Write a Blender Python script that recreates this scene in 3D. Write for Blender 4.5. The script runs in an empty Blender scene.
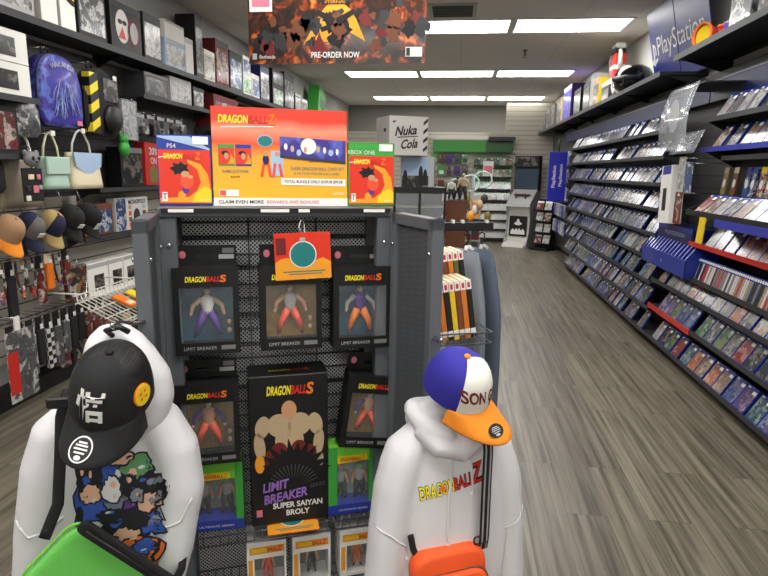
import bpy, bmesh, math, random
from mathutils import Matrix, Vector, noise
from mathutils.bvhtree import BVHTree
SC = bpy.context.scene
COL = SC.collection
rnd = random.Random(11)
PI = math.pi
def rad(a): return math.radians(a)
def lin(c):
    c /= 255.0
    return c / 12.92 if c <= .04045 else ((c + .055) / 1.055) ** 2.4
def rgb(r, g, b): return (lin(r), lin(g), lin(b), 1)

# ------------------------------------------------------------------ materials
def mat(name, col, rough=.5, metal=0.0, coat=0.0, emit=None, trans=0.0, alpha=1.0, bump=None, vary=False):
    m = bpy.data.materials.new(name); m.use_nodes = True
    nt = m.node_tree; b = nt.nodes['Principled BSDF']
    b.inputs['Base Color'].default_value = rgb(*col)
    b.inputs['Roughness'].default_value = rough
    b.inputs['Metallic'].default_value = metal
    b.inputs['Coat Weight'].default_value = coat
    if emit: b.inputs['Emission Color'].default_value = rgb(*col); b.inputs['Emission Strength'].default_value = emit
    if trans: b.inputs['Transmission Weight'].default_value = trans
    if alpha < 1: b.inputs['Alpha'].default_value = alpha
    tc = nt.nodes.new('ShaderNodeTexCoord')
    if bump:
        n = nt.nodes.new('ShaderNodeTexNoise'); n.inputs['Scale'].default_value = bump[0]; n.inputs['Detail'].default_value = 4
        nt.links.new(tc.outputs['Object'], n.inputs['Vector'])
        bp = nt.nodes.new('ShaderNodeBump'); bp.inputs['Strength'].default_value = bump[1]; bp.inputs['Distance'].default_value = .01
        nt.links.new(n.outputs['Fac'], bp.inputs['Height']); nt.links.new(bp.outputs['Normal'], b.inputs['Normal'])
    if vary:      # slight soiling / tone variation of the surface itself
        n2 = nt.nodes.new('ShaderNodeTexNoise'); n2.inputs['Scale'].default_value = vary
        nt.links.new(tc.outputs['Object'], n2.inputs['Vector'])
        mx = nt.nodes.new('ShaderNodeMix'); mx.data_type = 'RGBA'
        c = rgb(*col); mx.inputs[6].default_value = c; mx.inputs[7].default_value = (c[0]*.82, c[1]*.82, c[2]*.82, 1)
        nt.links.new(n2.outputs['Fac'], mx.inputs[0]); nt.links.new(mx.outputs[2], b.inputs['Base Color'])
    return m

def art(name, cols, scale=20, distort=.6, rough=.35, coat=0.2, objcol=0.0, stretch=(1, 1, 1), smooth=False):
    """printed artwork: blotches of several inks, different on every object"""
    m = bpy.data.materials.new(name); m.use_nodes = True
    nt = m.node_tree; N = nt.nodes; L = nt.links; b = N['Principled BSDF']
    b.inputs['Roughness'].default_value = rough; b.inputs['Coat Weight'].default_value = coat; b.inputs['Coat Roughness'].default_value = .12
    tc = N.new('ShaderNodeTexCoord'); oi = N.new('ShaderNodeObjectInfo')
    mp = N.new('ShaderNodeMapping'); mp.inputs['Scale'].default_value = stretch
    sc = N.new('ShaderNodeVectorMath'); sc.operation = 'MULTIPLY'; sc.inputs[1].default_value = (37.0, 11.0, 23.0)
    cb = N.new('ShaderNodeCombineXYZ')
    for i in range(3): L.new(oi.outputs['Random'], cb.inputs[i])
    L.new(cb.outputs[0], sc.inputs[0])
    ad = N.new('ShaderNodeVectorMath'); ad.operation = 'ADD'
    L.new(tc.outputs['Object'], mp.inputs['Vector']); L.new(mp.outputs[0], ad.inputs[0]); L.new(sc.outputs[0], ad.inputs[1])
    nz = N.new('ShaderNodeTexNoise'); nz.inputs['Scale'].default_value = scale * .8; nz.inputs['Detail'].default_value = 3
    L.new(ad.outputs[0], nz.inputs['Vector'])
    s2 = N.new('ShaderNodeVectorMath'); s2.operation = 'SCALE'; s2.inputs['Scale'].default_value = distort / scale * 3
    L.new(nz.outputs['Color'], s2.inputs[0])
    a2 = N.new('ShaderNodeVectorMath'); a2.operation = 'ADD'; L.new(ad.outputs[0], a2.inputs[0]); L.new(s2.outputs[0], a2.inputs[1])
    if smooth:
        v = N.new('ShaderNodeTexNoise'); v.inputs['Scale'].default_value = scale; v.inputs['Detail'].default_value = 2
        L.new(a2.outputs[0], v.inputs['Vector']); fac = v.outputs['Fac']
    else:
        v = N.new('ShaderNodeTexVoronoi'); v.inputs['Scale'].default_value = scale
        L.new(a2.outputs[0], v.inputs['Vector'])
        sp = N.new('ShaderNodeSeparateColor'); L.new(v.outputs['Color'], sp.inputs[0]); fac = sp.outputs[0]
    cr = N.new('ShaderNodeValToRGB'); cr.color_ramp.interpolation = 'LINEAR' if smooth else 'CONSTANT'
    e = cr.color_ramp.elements
    while len(e) < len(cols): e.new(.5)
    for i, c in enumerate(cols):
        e[i].position = (.28 + .44 * i / max(1, len(cols) - 1)) if smooth else i / len(cols); e[i].color = rgb(*c)
    L.new(fac, cr.inputs['Fac']); out = cr.outputs['Color']
    if objcol:
        mx = N.new('ShaderNodeMix'); mx.data_type = 'RGBA'; mx.inputs[0].default_value = objcol
        L.new(out, mx.inputs[6]); L.new(oi.outputs['Color'], mx.inputs[7]); out = mx.outputs[2]
    L.new(out, b.inputs['Base Color'])
    return m

def objmat(name, rough=.4, coat=0.0):
    m = bpy.data.materials.new(name); m.use_nodes = True; b = m.node_tree.nodes['Principled BSDF']
    oi = m.node_tree.nodes.new('ShaderNodeObjectInfo'); m.node_tree.links.new(oi.outputs['Color'], b.inputs['Base Color'])
    b.inputs['Roughness'].default_value = rough; b.inputs['Coat Weight'].default_value = coat
    return m

def stripes(name, c1, c2, scale, axis='Z', ratio=.5, rot=(0, 0, 0), rough=.5, bump=False):
    """regular stripes / slat grooves in object space"""
    m = bpy.data.materials.new(name); m.use_nodes = True
    nt = m.node_tree; N = nt.nodes; L = nt.links; b = N['Principled BSDF']; b.inputs['Roughness'].default_value = rough
    tc = N.new('ShaderNodeTexCoord'); mp = N.new('ShaderNodeMapping'); mp.inputs['Rotation'].default_value = rot
    L.new(tc.outputs['Object'], mp.inputs['Vector'])
    sx = N.new('ShaderNodeSeparateXYZ'); L.new(mp.outputs[0], sx.inputs[0])
    mu = N.new('ShaderNodeMath'); mu.operation = 'MULTIPLY'; mu.inputs[1].default_value = scale; L.new(sx.outputs[axis], mu.inputs[0])
    fr = N.new('ShaderNodeMath'); fr.operation = 'FRACT'; L.new(mu.outputs[0], fr.inputs[0])
    gt = N.new('ShaderNodeMath'); gt.operation = 'GREATER_THAN'; gt.inputs[1].default_value = ratio; L.new(fr.outputs[0], gt.inputs[0])
    mx = N.new('ShaderNodeMix'); mx.data_type = 'RGBA'; mx.inputs[6].default_value = rgb(*c1); mx.inputs[7].default_value = rgb(*c2)
    L.new(gt.outputs[0], mx.inputs[0]); L.new(mx.outputs[2], b.inputs['Base Color'])
    return m

def checker(name, c1, c2, scale, rough=.5):
    m = bpy.data.materials.new(name); m.use_nodes = True
    nt = m.node_tree; N = nt.nodes; L = nt.links; b = N['Principled BSDF']; b.inputs['Roughness'].default_value = rough
    tc = N.new('ShaderNodeTexCoord'); k = N.new('ShaderNodeTexChecker'); k.inputs['Scale'].default_value = scale
    k.inputs['Color1'].default_value = rgb(*c1); k.inputs['Color2'].default_value = rgb(*c2)
    mp = N.new('ShaderNodeMapping'); mp.inputs['Location'].default_value = (.0031, .0043, .0017)
    L.new(tc.outputs['Object'], mp.inputs[0]); L.new(mp.outputs[0], k.inputs['Vector']); L.new(k.outputs['Color'], b.inputs['Base Color'])
    return m

def perforated(name, c1, c2, scale, thr=.36):
    m = bpy.data.materials.new(name); m.use_nodes = True
    nt = m.node_tree; N = nt.nodes; L = nt.links; b = N['Principled BSDF']; b.inputs['Roughness'].default_value = .5; b.inputs['Metallic'].default_value = .3
    tc = N.new('ShaderNodeTexCoord'); mp = N.new('ShaderNodeMapping'); mp.inputs['Rotation'].default_value = (rad(90), 0, 0)
    mp2 = N.new('ShaderNodeMapping'); mp2.inputs['Rotation'].default_value = (0, 0, rad(45))
    v = N.new('ShaderNodeTexVoronoi'); v.voronoi_dimensions = '2D'; v.inputs['Scale'].default_value = scale; v.inputs['Randomness'].default_value = 0
    L.new(tc.outputs['Object'], mp.inputs[0]); L.new(mp.outputs[0], mp2.inputs[0]); L.new(mp2.outputs[0], v.inputs['Vector'])
    gt = N.new('ShaderNodeMath'); gt.operation = 'GREATER_THAN'; gt.inputs[1].default_value = thr; L.new(v.outputs['Distance'], gt.inputs[0])
    mx = N.new('ShaderNodeMix'); mx.data_type = 'RGBA'; mx.inputs[6].default_value = rgb(*c2); mx.inputs[7].default_value = rgb(*c1)
    L.new(gt.outputs[0], mx.inputs[0]); L.new(mx.outputs[2], b.inputs['Base Color'])
    return m

K = {}
def P(name, *a, **k):
    K[name] = mat(name, *a, **k); return K[name]
P('black', (15, 15, 16), .5); P('black_soft', (26, 26, 28), .85, bump=(180, .15)); P('black_gloss', (10, 10, 11), .12, coat=.5)
P('white', (232, 230, 226), .5); P('paper', (238, 236, 230), .7); P('offwhite', (214, 211, 203), .6); P('cream', (225, 214, 180), .6)
P('grey', (120, 121, 122), .5); P('lightgrey', (175, 175, 174), .5); P('dark', (48, 49, 51), .5); P('navy', (22, 26, 84), .4)
P('blue', (28, 52, 150), .35, coat=.3); P('red', (196, 38, 30), .45); P('orange', (236, 120, 20), .5); P('yellow', (240, 208, 30), .5)
P('green', (60, 160, 62), .45); P('lime', (120, 205, 60), .6); P('purple', (84, 50, 140), .5); P('brown', (110, 62, 36), .5)
P('teal', (30, 120, 120), .5); P('pink', (222, 120, 140), .5); P('skin', (205, 150, 110), .5); P('tan', (190, 165, 130), .6)
P('chrome', (200, 200, 205), .22, metal=1.0); P('steel', (110, 112, 116), .38, metal=.8); P('rack', (96, 100, 105), .45, vary=6)
P('wire', (120, 122, 126), .35, metal=.8); P('whitewire', (215, 212, 200), .4)
P('fabric_white', (212, 211, 213), .9, bump=(420, .12)); P('rib_white', (204, 203, 205), .9, bump=(300, .2))
P('denim', (84, 94, 110), .9, bump=(300, .2)); P('greyknit', (128, 132, 140), .9, bump=(260, .2))
P('capblack', (22, 22, 24), .85, bump=(300, .2)); P('capwhite', (236, 233, 224), .85, bump=(300, .15)); P('capblue', (46, 40, 150), .8, bump=(300, .2)); P('caporange', (247, 146, 36), .8, bump=(300, .1))
P('capnavy', (26, 30, 60), .85); P('capkhaki', (176, 150, 96), .85); P('captan', (170, 132, 96), .85); P('capgrey', (104, 100, 98), .85)
K['capmesh'] = perforated('capmesh', (24, 24, 25), (44, 43, 41), 160, .3)
P('bag_green', (104, 194, 84), .75, bump=(250, .15)); P('bag_orange', (232, 84, 28), .7, bump=(250, .15)); P('strap', (20, 20, 22), .8, bump=(300, .2)); P('strap_grey', (150, 150, 152), .8)
P('lamp', (255, 253, 250), .5, emit=15.0)
P('case_blue', (34, 60, 150), .2, coat=.4); P('case_green', (70, 150, 70), .25, coat=.4); P('case_white', (220, 222, 220), .25, coat=.4)
P('clear', (225, 228, 228), .12, trans=.0, alpha=.16); P('film', (235, 238, 238), .1, alpha=.04, coat=.2)
P('frosted', (200, 206, 214), .18, alpha=.3, coat=.6)
P('mint', (176, 205, 190), .7); P('sky', (166, 190, 218), .7); P('taupe', (150, 138, 118), .7); P('royal', (40, 44, 150), .6)
P('wood', (120, 70, 40), .5, vary=8); P('card', (196, 192, 186), .75, vary=9)
P('ink_purple', (150, 110, 190), .5); P('ink_red', (205, 40, 28), .5); P('ink_yellow', (246, 226, 40), .5); P('maroon', (110, 26, 24), .6)
P('cover_red', (222, 52, 28), .35, coat=.3); P('sign_orange', (240, 160, 40), .4); P('sign_red', (232, 84, 52), .4)
K['cover_art'] = art('cover_art', [(16, 18, 30), (160, 157, 152), (40, 42, 52), (120, 90, 76), (24, 24, 30), (128, 126, 124), (70, 70, 84)], 17, 1.5, .2, .5, objcol=.45)
K['grey_art'] = art('grey_art', [(34, 35, 38), (92, 92, 95), (60, 60, 63), (196, 194, 190), (120, 118, 115)], 11, 1.0, .3, smooth=True)
K['dark_art'] = art('dark_art', [(14, 14, 16), (34, 33, 35), (20, 20, 23), (128, 118, 110), (44, 38, 38)], 10, 1.0, .3, smooth=True)
K['red_art'] = art('red_art', [(24, 12, 12), (140, 30, 26), (50, 18, 18), (200, 180, 170), (90, 24, 22)], 12, 1.2, .35, smooth=True)
K['blue_art'] = art('blue_art', [(20, 34, 90), (50, 90, 160), (30, 34, 60), (200, 205, 215), (80, 130, 180)], 12, 1.2, .3, smooth=True)
K['white_art'] = art('white_art', [(70, 72, 76), (150, 148, 144), (206, 204, 200), (120, 118, 116), (214, 212, 207)], 9, 1.0, .35, smooth=True)
K['green_art'] = art('green_art', [(40, 120, 50), (190, 200, 190), (70, 160, 70), (220, 225, 220), (120, 170, 120)], 30, .7, .3)
K['multi_art'] = art('multi_art', [(40, 50, 120), (200, 60, 40), (220, 200, 60), (50, 110, 70), (210, 200, 190), (40, 36, 40), (130, 70, 130)], 32, 2.4, .4)
K['hoodie_art'] = art('hoodie_art', [(24, 22, 26), (60, 80, 170), (190, 110, 60), (96, 60, 150), (220, 215, 205), (70, 130, 90), (30, 28, 34), (230, 130, 40)], 24, .8, .85, 0)
K['fire_art'] = art('fire_art', [(20, 15, 13), (30, 20, 16), (58, 30, 18), (150, 62, 20), (232, 130, 40)], 5.5, 2.0, .3, .4, smooth=True)
K['galaxy_art'] = art('galaxy_art', [(30, 26, 90), (50, 50, 160), (60, 40, 130), (90, 110, 200), (40, 40, 120)], 7, 1.0, .5, smooth=True)
K['merch_art'] = art('merch_art', [(18, 17, 18), (50, 34, 34), (24, 22, 25), (170, 165, 160), (100, 30, 30), (140, 112, 60)], 17, 1.4, .5)
K['denimlike'] = art('denimlike', [(70, 78, 92), (84, 92, 106), (98, 106, 120)], 6, .5, .9, 0, smooth=True)
K['window_teal'] = art('window_teal', [(18, 62, 92), (30, 96, 122), (22, 74, 104)], 9, .6, .25, .3, smooth=True)
K['window_gold'] = art('window_gold', [(112, 84, 30), (156, 124, 54), (132, 102, 40)], 9, .6, .25, .3, smooth=True)
K['window_grey'] = art('window_grey', [(120, 132, 130), (160, 168, 164), (140, 150, 148)], 9, .6, .25, .3, smooth=True)
K['checker'] = checker('checker', (16, 16, 17), (205, 203, 198), 34)
K['perf'] = perforated('perf', (225, 228, 230), (44, 45, 48), 118)
K['perf_door'] = perforated('perf_door', (88, 92, 96), (80, 84, 88), 90, .3)
K['hazard'] = stripes('hazard', (236, 210, 40), (20, 20, 20), 9.5, 'Z', .5, (0, rad(28), 0))
K['slat_pale'] = stripes('slat_pale', (52, 50, 47), (186, 181, 170), 10.0, 'Z', .09)
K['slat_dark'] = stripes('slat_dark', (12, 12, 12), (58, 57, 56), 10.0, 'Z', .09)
K['slat_cream'] = stripes('slat_cream', (120, 114, 100), (200, 194, 178), 10.0, 'Z', .09)

def floor_mat():
    m = bpy.data.materials.new('floor_planks'); m.use_nodes = True
    nt = m.node_tree; N = nt.nodes; L = nt.links; b = N['Principled BSDF']; b.inputs['Roughness'].default_value = .34
    b.inputs['Specular IOR Level'].default_value = .45
    tc = N.new('ShaderNodeTexCoord')
    mp = N.new('ShaderNodeMapping'); mp.inputs['Rotation'].default_value = (0, 0, rad(90)); L.new(tc.outputs['Object'], mp.inputs[0])
    br = N.new('ShaderNodeTexBrick'); br.inputs['Scale'].default_value = 1; br.inputs['Brick Width'].default_value = 1.22; br.inputs['Row Height'].default_value = .18
    br.inputs['Mortar Size'].default_value = .0012; br.inputs['Color1'].default_value = (0, 0, 0, 1); br.inputs['Color2'].default_value = (1, 1, 1, 1); br.inputs['Mortar'].default_value = (.5, .5, .5, 1); br.offset = .37
    L.new(mp.outputs[0], br.inputs['Vector'])
    # each plank has its own streaks
    sc = N.new('ShaderNodeVectorMath'); sc.operation = 'MULTIPLY'; sc.inputs[1].default_value = (3, 9, 5); L.new(br.outputs['Color'], sc.inputs[0])
    ad = N.new('ShaderNodeVectorMath'); ad.operation = 'ADD'; L.new(tc.outputs['Object'], ad.inputs[0]); L.new(sc.outputs[0], ad.inputs[1])
    m2 = N.new('ShaderNodeMapping'); m2.inputs['Scale'].default_value = (34, 1.0, 1); L.new(ad.outputs[0], m2.inputs[0])
    nz = N.new('ShaderNodeTexNoise'); nz.inputs['Scale'].default_value = 1; nz.inputs['Detail'].default_value = 5; nz.inputs['Roughness'].default_value = .62; L.new(m2.outputs[0], nz.inputs['Vector'])
    cr = N.new('ShaderNodeValToRGB'); e = cr.color_ramp.elements; e.new(.5)
    for el, p, c in zip(e, (.34, .5, .66), ((74, 68, 58), (110, 103, 90), (133, 126, 111))): el.position = p; el.color = rgb(*c)
    L.new(nz.outputs['Fac'], cr.inputs[0])
    mx = N.new('ShaderNodeMix'); mx.data_type = 'RGBA'; mx.blend_type = 'MULTIPLY'; mx.inputs[0].default_value = 1
    c2 = N.new('ShaderNodeValToRGB'); c2.color_ramp.elements[0].color = (.78, .77, .76, 1); c2.color_ramp.elements[1].color = (1.04, 1.03, 1.0, 1); L.new(br.outputs['Color'], c2.inputs[0])
    L.new(cr.outputs[0], mx.inputs[6]); L.new(c2.outputs[0], mx.inputs[7])
    m3 = N.new('ShaderNodeMix'); m3.data_type = 'RGBA'; m3.inputs[7].default_value = rgb(70, 64, 54); L.new(br.outputs['Fac'], m3.inputs[0]); L.new(mx.outputs[2], m3.inputs[6])
    L.new(m3.outputs[2], b.inputs['Base Color'])
    return m
def ceil_mat():
    m = bpy.data.materials.new('ceiling_tiles'); m.use_nodes = True
    nt = m.node_tree; N = nt.nodes; L = nt.links; b = N['Principled BSDF']; b.inputs['Roughness'].default_value = .9
    tc = N.new('ShaderNodeTexCoord'); br = N.new('ShaderNodeTexBrick'); br.offset = 0
    br.inputs['Scale'].default_value = 1; br.inputs['Brick Width'].default_value = 1.24; br.inputs['Row Height'].default_value = .62; br.inputs['Mortar Size'].default_value = .006
    br.inputs['Color1'].default_value = rgb(226, 222, 214); br.inputs['Color2'].default_value = rgb(223, 219, 211); br.inputs['Mortar'].default_value = rgb(206, 202, 194)
    mp = N.new('ShaderNodeMapping'); mp.inputs['Location'].default_value = (.05, .13, 0)
    L.new(tc.outputs['Object'], mp.inputs[0]); L.new(mp.outputs[0], br.inputs['Vector']); L.new(br.outputs['Color'], b.inputs['Base Color'])
    return m
K['floor'] = floor_mat(); K['ceiling'] = ceil_mat()
P('wall', (178, 178, 174), .85); P('wall_back', (134, 132, 127), .85)

# ------------------------------------------------------------------ mesh collector
def MX(loc=(0, 0, 0), rot=(0, 0, 0)):
    return Matrix.Translation(loc) @ (Matrix.Rotation(rot[2], 4, 'Z') @ Matrix.Rotation(rot[1], 4, 'Y') @ Matrix.Rotation(rot[0], 4, 'X'))
def FR(x, y, z, tilt=0):            # drawing plane on a front (-y) face: x right, y up
    return Matrix.Translation((x, y, z)) @ Matrix.Rotation(PI / 2, 4, 'X') @ Matrix.Rotation(tilt, 4, 'Z')
def SIDE(x, y, z):                  # drawing plane on a -x face (reads from the left)
    return Matrix.Translation((x, y, z)) @ Matrix.Rotation(-PI / 2, 4, 'Z') @ Matrix.Rotation(PI / 2, 4, 'X')
_tx = {}
def text_geo(s, w=None, h=None, bold=0.0):
    key = (s, bold)
    if key not in _tx:
        c = bpy.data.curves.new('t', 'FONT'); c.body = s; c.resolution_u = 3; c.align_x = 'CENTER'; c.fill_mode = 'FRONT' if False else 'BOTH'; c.offset = bold; c.space_line = .95
        o = bpy.data.objects.new('t', c); COL.objects.link(o)
        dg = bpy.context.evaluated_depsgraph_get(); me = o.evaluated_get(dg).to_mesh()
        vs = [v.co.copy() for v in me.vertices]; fs = [tuple(p.vertices) for p in me.polygons]
        bpy.data.objects.remove(o); bpy.data.curves.remove(c)
        xs = [v.x for v in vs]; ys = [v.y for v in vs]
        cx, cy, sx, sy = (max(xs) + min(xs)) / 2, (max(ys) + min(ys)) / 2, max(xs) - min(xs), max(ys) - min(ys)
        _tx[key] = ([((v.x - cx) / sx, (v.y - cy) / sy) for v in vs], fs, sx / sy)
    vs, fs, asp = _tx[key]
    if w is None: w = h * asp
    if h is None: h = w / asp
    return [(x * w, y * h) for x, y in vs], fs

class M:
    def __init__(s): s.v = []; s.f = []; s.fm = []; s.sm = []; s.mats = []
    def mi(s, m):
        m = K[m] if isinstance(m, str) else m
        if m not in s.mats: s.mats.append(m)
        return s.mats.index(m)
    def add(s, vs, fs, m, T=None, smooth=False):
        o = len(s.v); i = s.mi(m)
        s.v += [tuple(T @ Vector(v)) if T else tuple(v) for v in vs]
        for f in fs: s.f.append(tuple(o + k for k in f)); s.fm.append(i); s.sm.append(smooth)
        return s
    def box(s, x0, x1, y0, y1, z0, z1, m, T=None, bev=0, seg=1):
        if bev:
            bm = bmesh.new(); bmesh.ops.create_cube(bm, size=1)
            for v in bm.verts: v.co = Vector(((x0 + x1) / 2 + v.co.x * (x1 - x0), (y0 + y1) / 2 + v.co.y * (y1 - y0), (z0 + z1) / 2 + v.co.z * (z1 - z0)))
            bmesh.ops.bevel(bm, geom=bm.edges[:], offset=bev, segments=seg, affect='EDGES', profile=.6)
            bm.verts.index_update(); s.add([v.co.copy() for v in bm.verts], [[v.index for v in f.verts] for f in bm.faces], m, T, seg > 1); bm.free(); return s
        vs = [(x, y, z) for x in (x0, x1) for y in (y0, y1) for z in (z0, z1)]
        return s.add(vs, [(0, 1, 3, 2), (4, 6, 7, 5), (0, 4, 5, 1), (2, 3, 7, 6), (0, 2, 6, 4), (1, 5, 7, 3)], m, T)
    def cbox(s, c, d, m, T=None, bev=0, seg=1):
        return s.box(c[0] - d[0] / 2, c[0] + d[0] / 2, c[1] - d[1] / 2, c[1] + d[1] / 2, c[2] - d[2] / 2, c[2] + d[2] / 2, m, T, bev, seg)
    def rings(s, rs, m, T=None, cap=True, smooth=True, closed=True):
        n = len(rs[0]); vs = [p for r in rs for p in r]; fs = []
        for i in range(len(rs) - 1):
            for j in range(n if closed else n - 1):
                k = (j + 1) % n; fs.append((i * n + j, i * n + k, (i + 1) * n + k, (i + 1) * n + j))
        if cap and closed: fs.append(tuple(reversed(range(n)))); fs.append(tuple((len(rs) - 1) * n + j for j in range(n)))
        return s.add(vs, fs, m, T, smooth)
    def tube(s, pts, r, m, n=8, T=None, ry=None, closed=False, cap=True, up=None):
        pts = [Vector(p) for p in pts]; rs = []; N = len(pts)
        prev = Vector(up) if up else None
        for i, p in enumerate(pts):
            if closed: t = pts[(i + 1) % N] - pts[i - 1]
            else: t = pts[min(i + 1, N - 1)] - pts[max(i - 1, 0)]
            t.normalize()
            if prev is None: prev = Vector((0, 0, 1)) if abs(t.z) < .9 else Vector((0, 1, 0))
            a = prev - t * prev.dot(t)
            if a.length < 1e-6: a = t.orthogonal()
            a.normalize(); prev = a; b = t.cross(a)
            ra = r[i] if isinstance(r, (list, tuple)) else r
            rb = (ry[i] if isinstance(ry, (list, tuple)) else ry) if ry is not None else ra
            rs.append([p + a * math.cos(2 * PI * k / n) * ra + b * math.sin(2 * PI * k / n) * rb for k in range(n)])
        if closed: rs.append(rs[0])
        return s.rings(rs, m, T, cap and not closed)
    def cyl(s, p0, p1, r0, m, r1=None, n=14, T=None):
        return s.tube([p0, p1], [r0, r0 if r1 is None else r1], m, n, T)
    def lathe(s, prof, m, n=20, T=None, cap=True):
        return s.rings([[(r * math.cos(2 * PI * k / n), r * math.sin(2 * PI * k / n), z) for k in range(n)] for r, z in prof], m, T, cap)
    def ell(s, c, r, m, T=None, n=14):
        rs = []
        for i in range(9):
            a = -PI / 2 + PI * i / 8; q = max(.02, math.cos(a))
            rs.append([(c[0] + r[0] * q * math.cos(2 * PI * k / n), c[1] + r[1] * q * math.sin(2 * PI * k / n), c[2] + r[2] * math.sin(a)) for k in range(n)])
        return s.rings(rs, m, T)
    def prism(s, poly, d, m, T=None, smooth=False):
        n = len(poly); vs = [(x, y, 0) for x, y in poly] + [(x, y, d) for x, y in poly]
        fs = [tuple(range(n)), tuple(range(2 * n - 1, n - 1, -1))] + [(i, n + i, n + (i + 1) % n, (i + 1) % n) for i in range(n)]
        return s.add(vs, fs, m, T, smooth)
    def disc(s, r, d, m, T=None, n=20, ry=None):
        return s.prism([(r * math.cos(2 * PI * k / n), (ry or r) * math.sin(2 * PI * k / n)) for k in range(n)], d, m, T)
    def text(s, t, m, T, w=None, h=None, lift=.0004, bold=0.0, shear=0.0):
        vs, fs = text_geo(t, w, h, bold)
        return s.add([(x + shear * y, y, lift) for x, y in vs], fs, m, T)
    def grid(s, fn, nu, nv, m, T=None, thick=None, smooth=True):
        """open sheet fn(u,v); thick = second skin offset vector function"""
        vs = [fn(i / nu, j / nv) for j in range(nv + 1) for i in range(nu + 1)]; W = nu + 1
        fs = [(j * W + i, j * W + i + 1, (j + 1) * W + i + 1, (j + 1) * W + i) for j in range(nv) for i in range(nu)]
        if thick:
            o = len(vs); vs = vs + [tuple(Vector(p) + Vector(thick)) for p in vs]
            fs = fs + [tuple(o + k for k in reversed(f)) for f in fs]
            edge = [i for i in range(W)] + [j * W + nu for j in range(1, nv + 1)] + [nv * W + i for i in range(nu - 1, -1, -1)] + [j * W for j in range(nv - 1, 0, -1)]
            for a, b in zip(edge, edge[1:] + edge[:1]): fs.append((a, o + a, o + b, b))
        return s.add(vs, fs, m, T, smooth)
    def mesh(s, name):
        me = bpy.data.meshes.new(name); me.from_pydata(s.v, [], s.f)
        for m in s.mats: me.materials.append(m)
        me.polygons.foreach_set('material_index', s.fm); me.polygons.foreach_set('use_smooth', s.sm)
        me.validate(); me.update(); return me
    SPLIT = ('lettering', 'label_strip', 'bolt', 'badge', 'price_strip', 'title_label', 'bracket', 'edge_stripes', 'ears', 'joysticks', 'bear_eyes', 'eyes')
    def pieces(s):
        par = list(range(len(s.v)))
        def find(i):
            while par[i] != i: par[i] = par[par[i]]; i = par[i]
            return i
        for f in s.f:
            a = find(f[0])
            for k in f[1:]: par[find(k)] = a
        bb = {}
        for i, v in enumerate(s.v):
            r = find(i); b = bb.setdefault(r, [list(v), list(v)])
            for k in range(3): b[0][k] = min(b[0][k], v[k]); b[1][k] = max(b[1][k], v[k])
        keys = list(bb); gp = {k: k for k in keys}
        def gf(i):
            while gp[i] != i: i = gp[i]
            return i
        for i, a in enumerate(keys):
            for b in keys[:i]:
                A, B = bb[a], bb[b]; gap = max(max(A[0][k] - B[1][k], B[0][k] - A[1][k]) for k in range(3)); h_ = max(max(A[1][2] - A[0][2], B[1][2] - B[0][2]), .004)
                if gap < min(.45 * h_, .03) + .0015: gp[gf(a)] = gf(b)
        out = {}
        for fi, f in enumerate(s.f): out.setdefault(gf(find(f[0])), []).append(fi)
        return list(out.values())
    def build(s, name, parent=None, loc=None, rot=None, fix=True):
        if name in M.SPLIT and parent and fix:
            ps = s.pieces()
            if len(ps) > 1:
                for fl in ps:
                    q = M(); mp = {}; q.mats = list(s.mats)
                    for fi in fl:
                        for k in s.f[fi]:
                            if k not in mp: mp[k] = len(q.v); q.v.append(s.v[k])
                        q.f.append(tuple(mp[k] for k in s.f[fi])); q.fm.append(s.fm[fi]); q.sm.append(s.sm[fi])
                    used = sorted(set(q.fm)); q.fm = [used.index(k) for k in q.fm]; q.mats = [s.mats[k] for k in used]
                    o = q.build0(name, parent, loc, rot, fix)
                return o
        return s.build0(name, parent, loc, rot, fix)
    def build0(s, name, parent=None, loc=None, rot=None, fix=True):
        me = s.mesh(name)
        if fix:
            bm = bmesh.new(); bm.from_mesh(me); bmesh.ops.recalc_face_normals(bm, faces=bm.faces[:]); bm.to_mesh(me); bm.free()
        o = bpy.data.objects.new(name, me); COL.objects.link(o)
        if parent: o.parent = parent
        if loc is not None: o.location = loc
        if rot is not None: o.rotation_euler = rot
        return o
def tag(o, label, cat, group=None, kind=None):
    o['label'] = label; o['category'] = cat
    if group: o['group'] = group
    if kind: o['kind'] = kind
    return o
def thing(name, label, cat, loc=(0, 0, 0), rot=(0, 0, 0), group=None):
    o = bpy.data.objects.new(name, None); COL.objects.link(o); o.empty_display_size = .05
    o.location = loc; o.rotation_euler = rot if isinstance(rot, (tuple, list)) else (0, 0, rot)
    return tag(o, label, cat, group)
def dup(root, loc, rot, label=None, group=None):
    def cp(o, par):
        c = o.copy(); COL.objects.link(c); c.parent = par
        for ch in kids[o]: cp(ch, c)
        return c
    kids = {}
    def walk(o):
        kids[o] = list(o.children)
        for ch in kids[o]: walk(ch)
    walk(root); r = cp(root, None); r.location = loc; r.rotation_euler = rot if isinstance(rot, (tuple, list)) else (0, 0, rot)
    if label: r['label'] = label
    if group: r['group'] = group
    return r
def setcol(o, c):
    o.color = rgb(*c)
    for ch in o.children: ch.color = rgb(*c)
def struct(name, m):
    o = m.build(name); o['kind'] = 'structure'; return o

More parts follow.
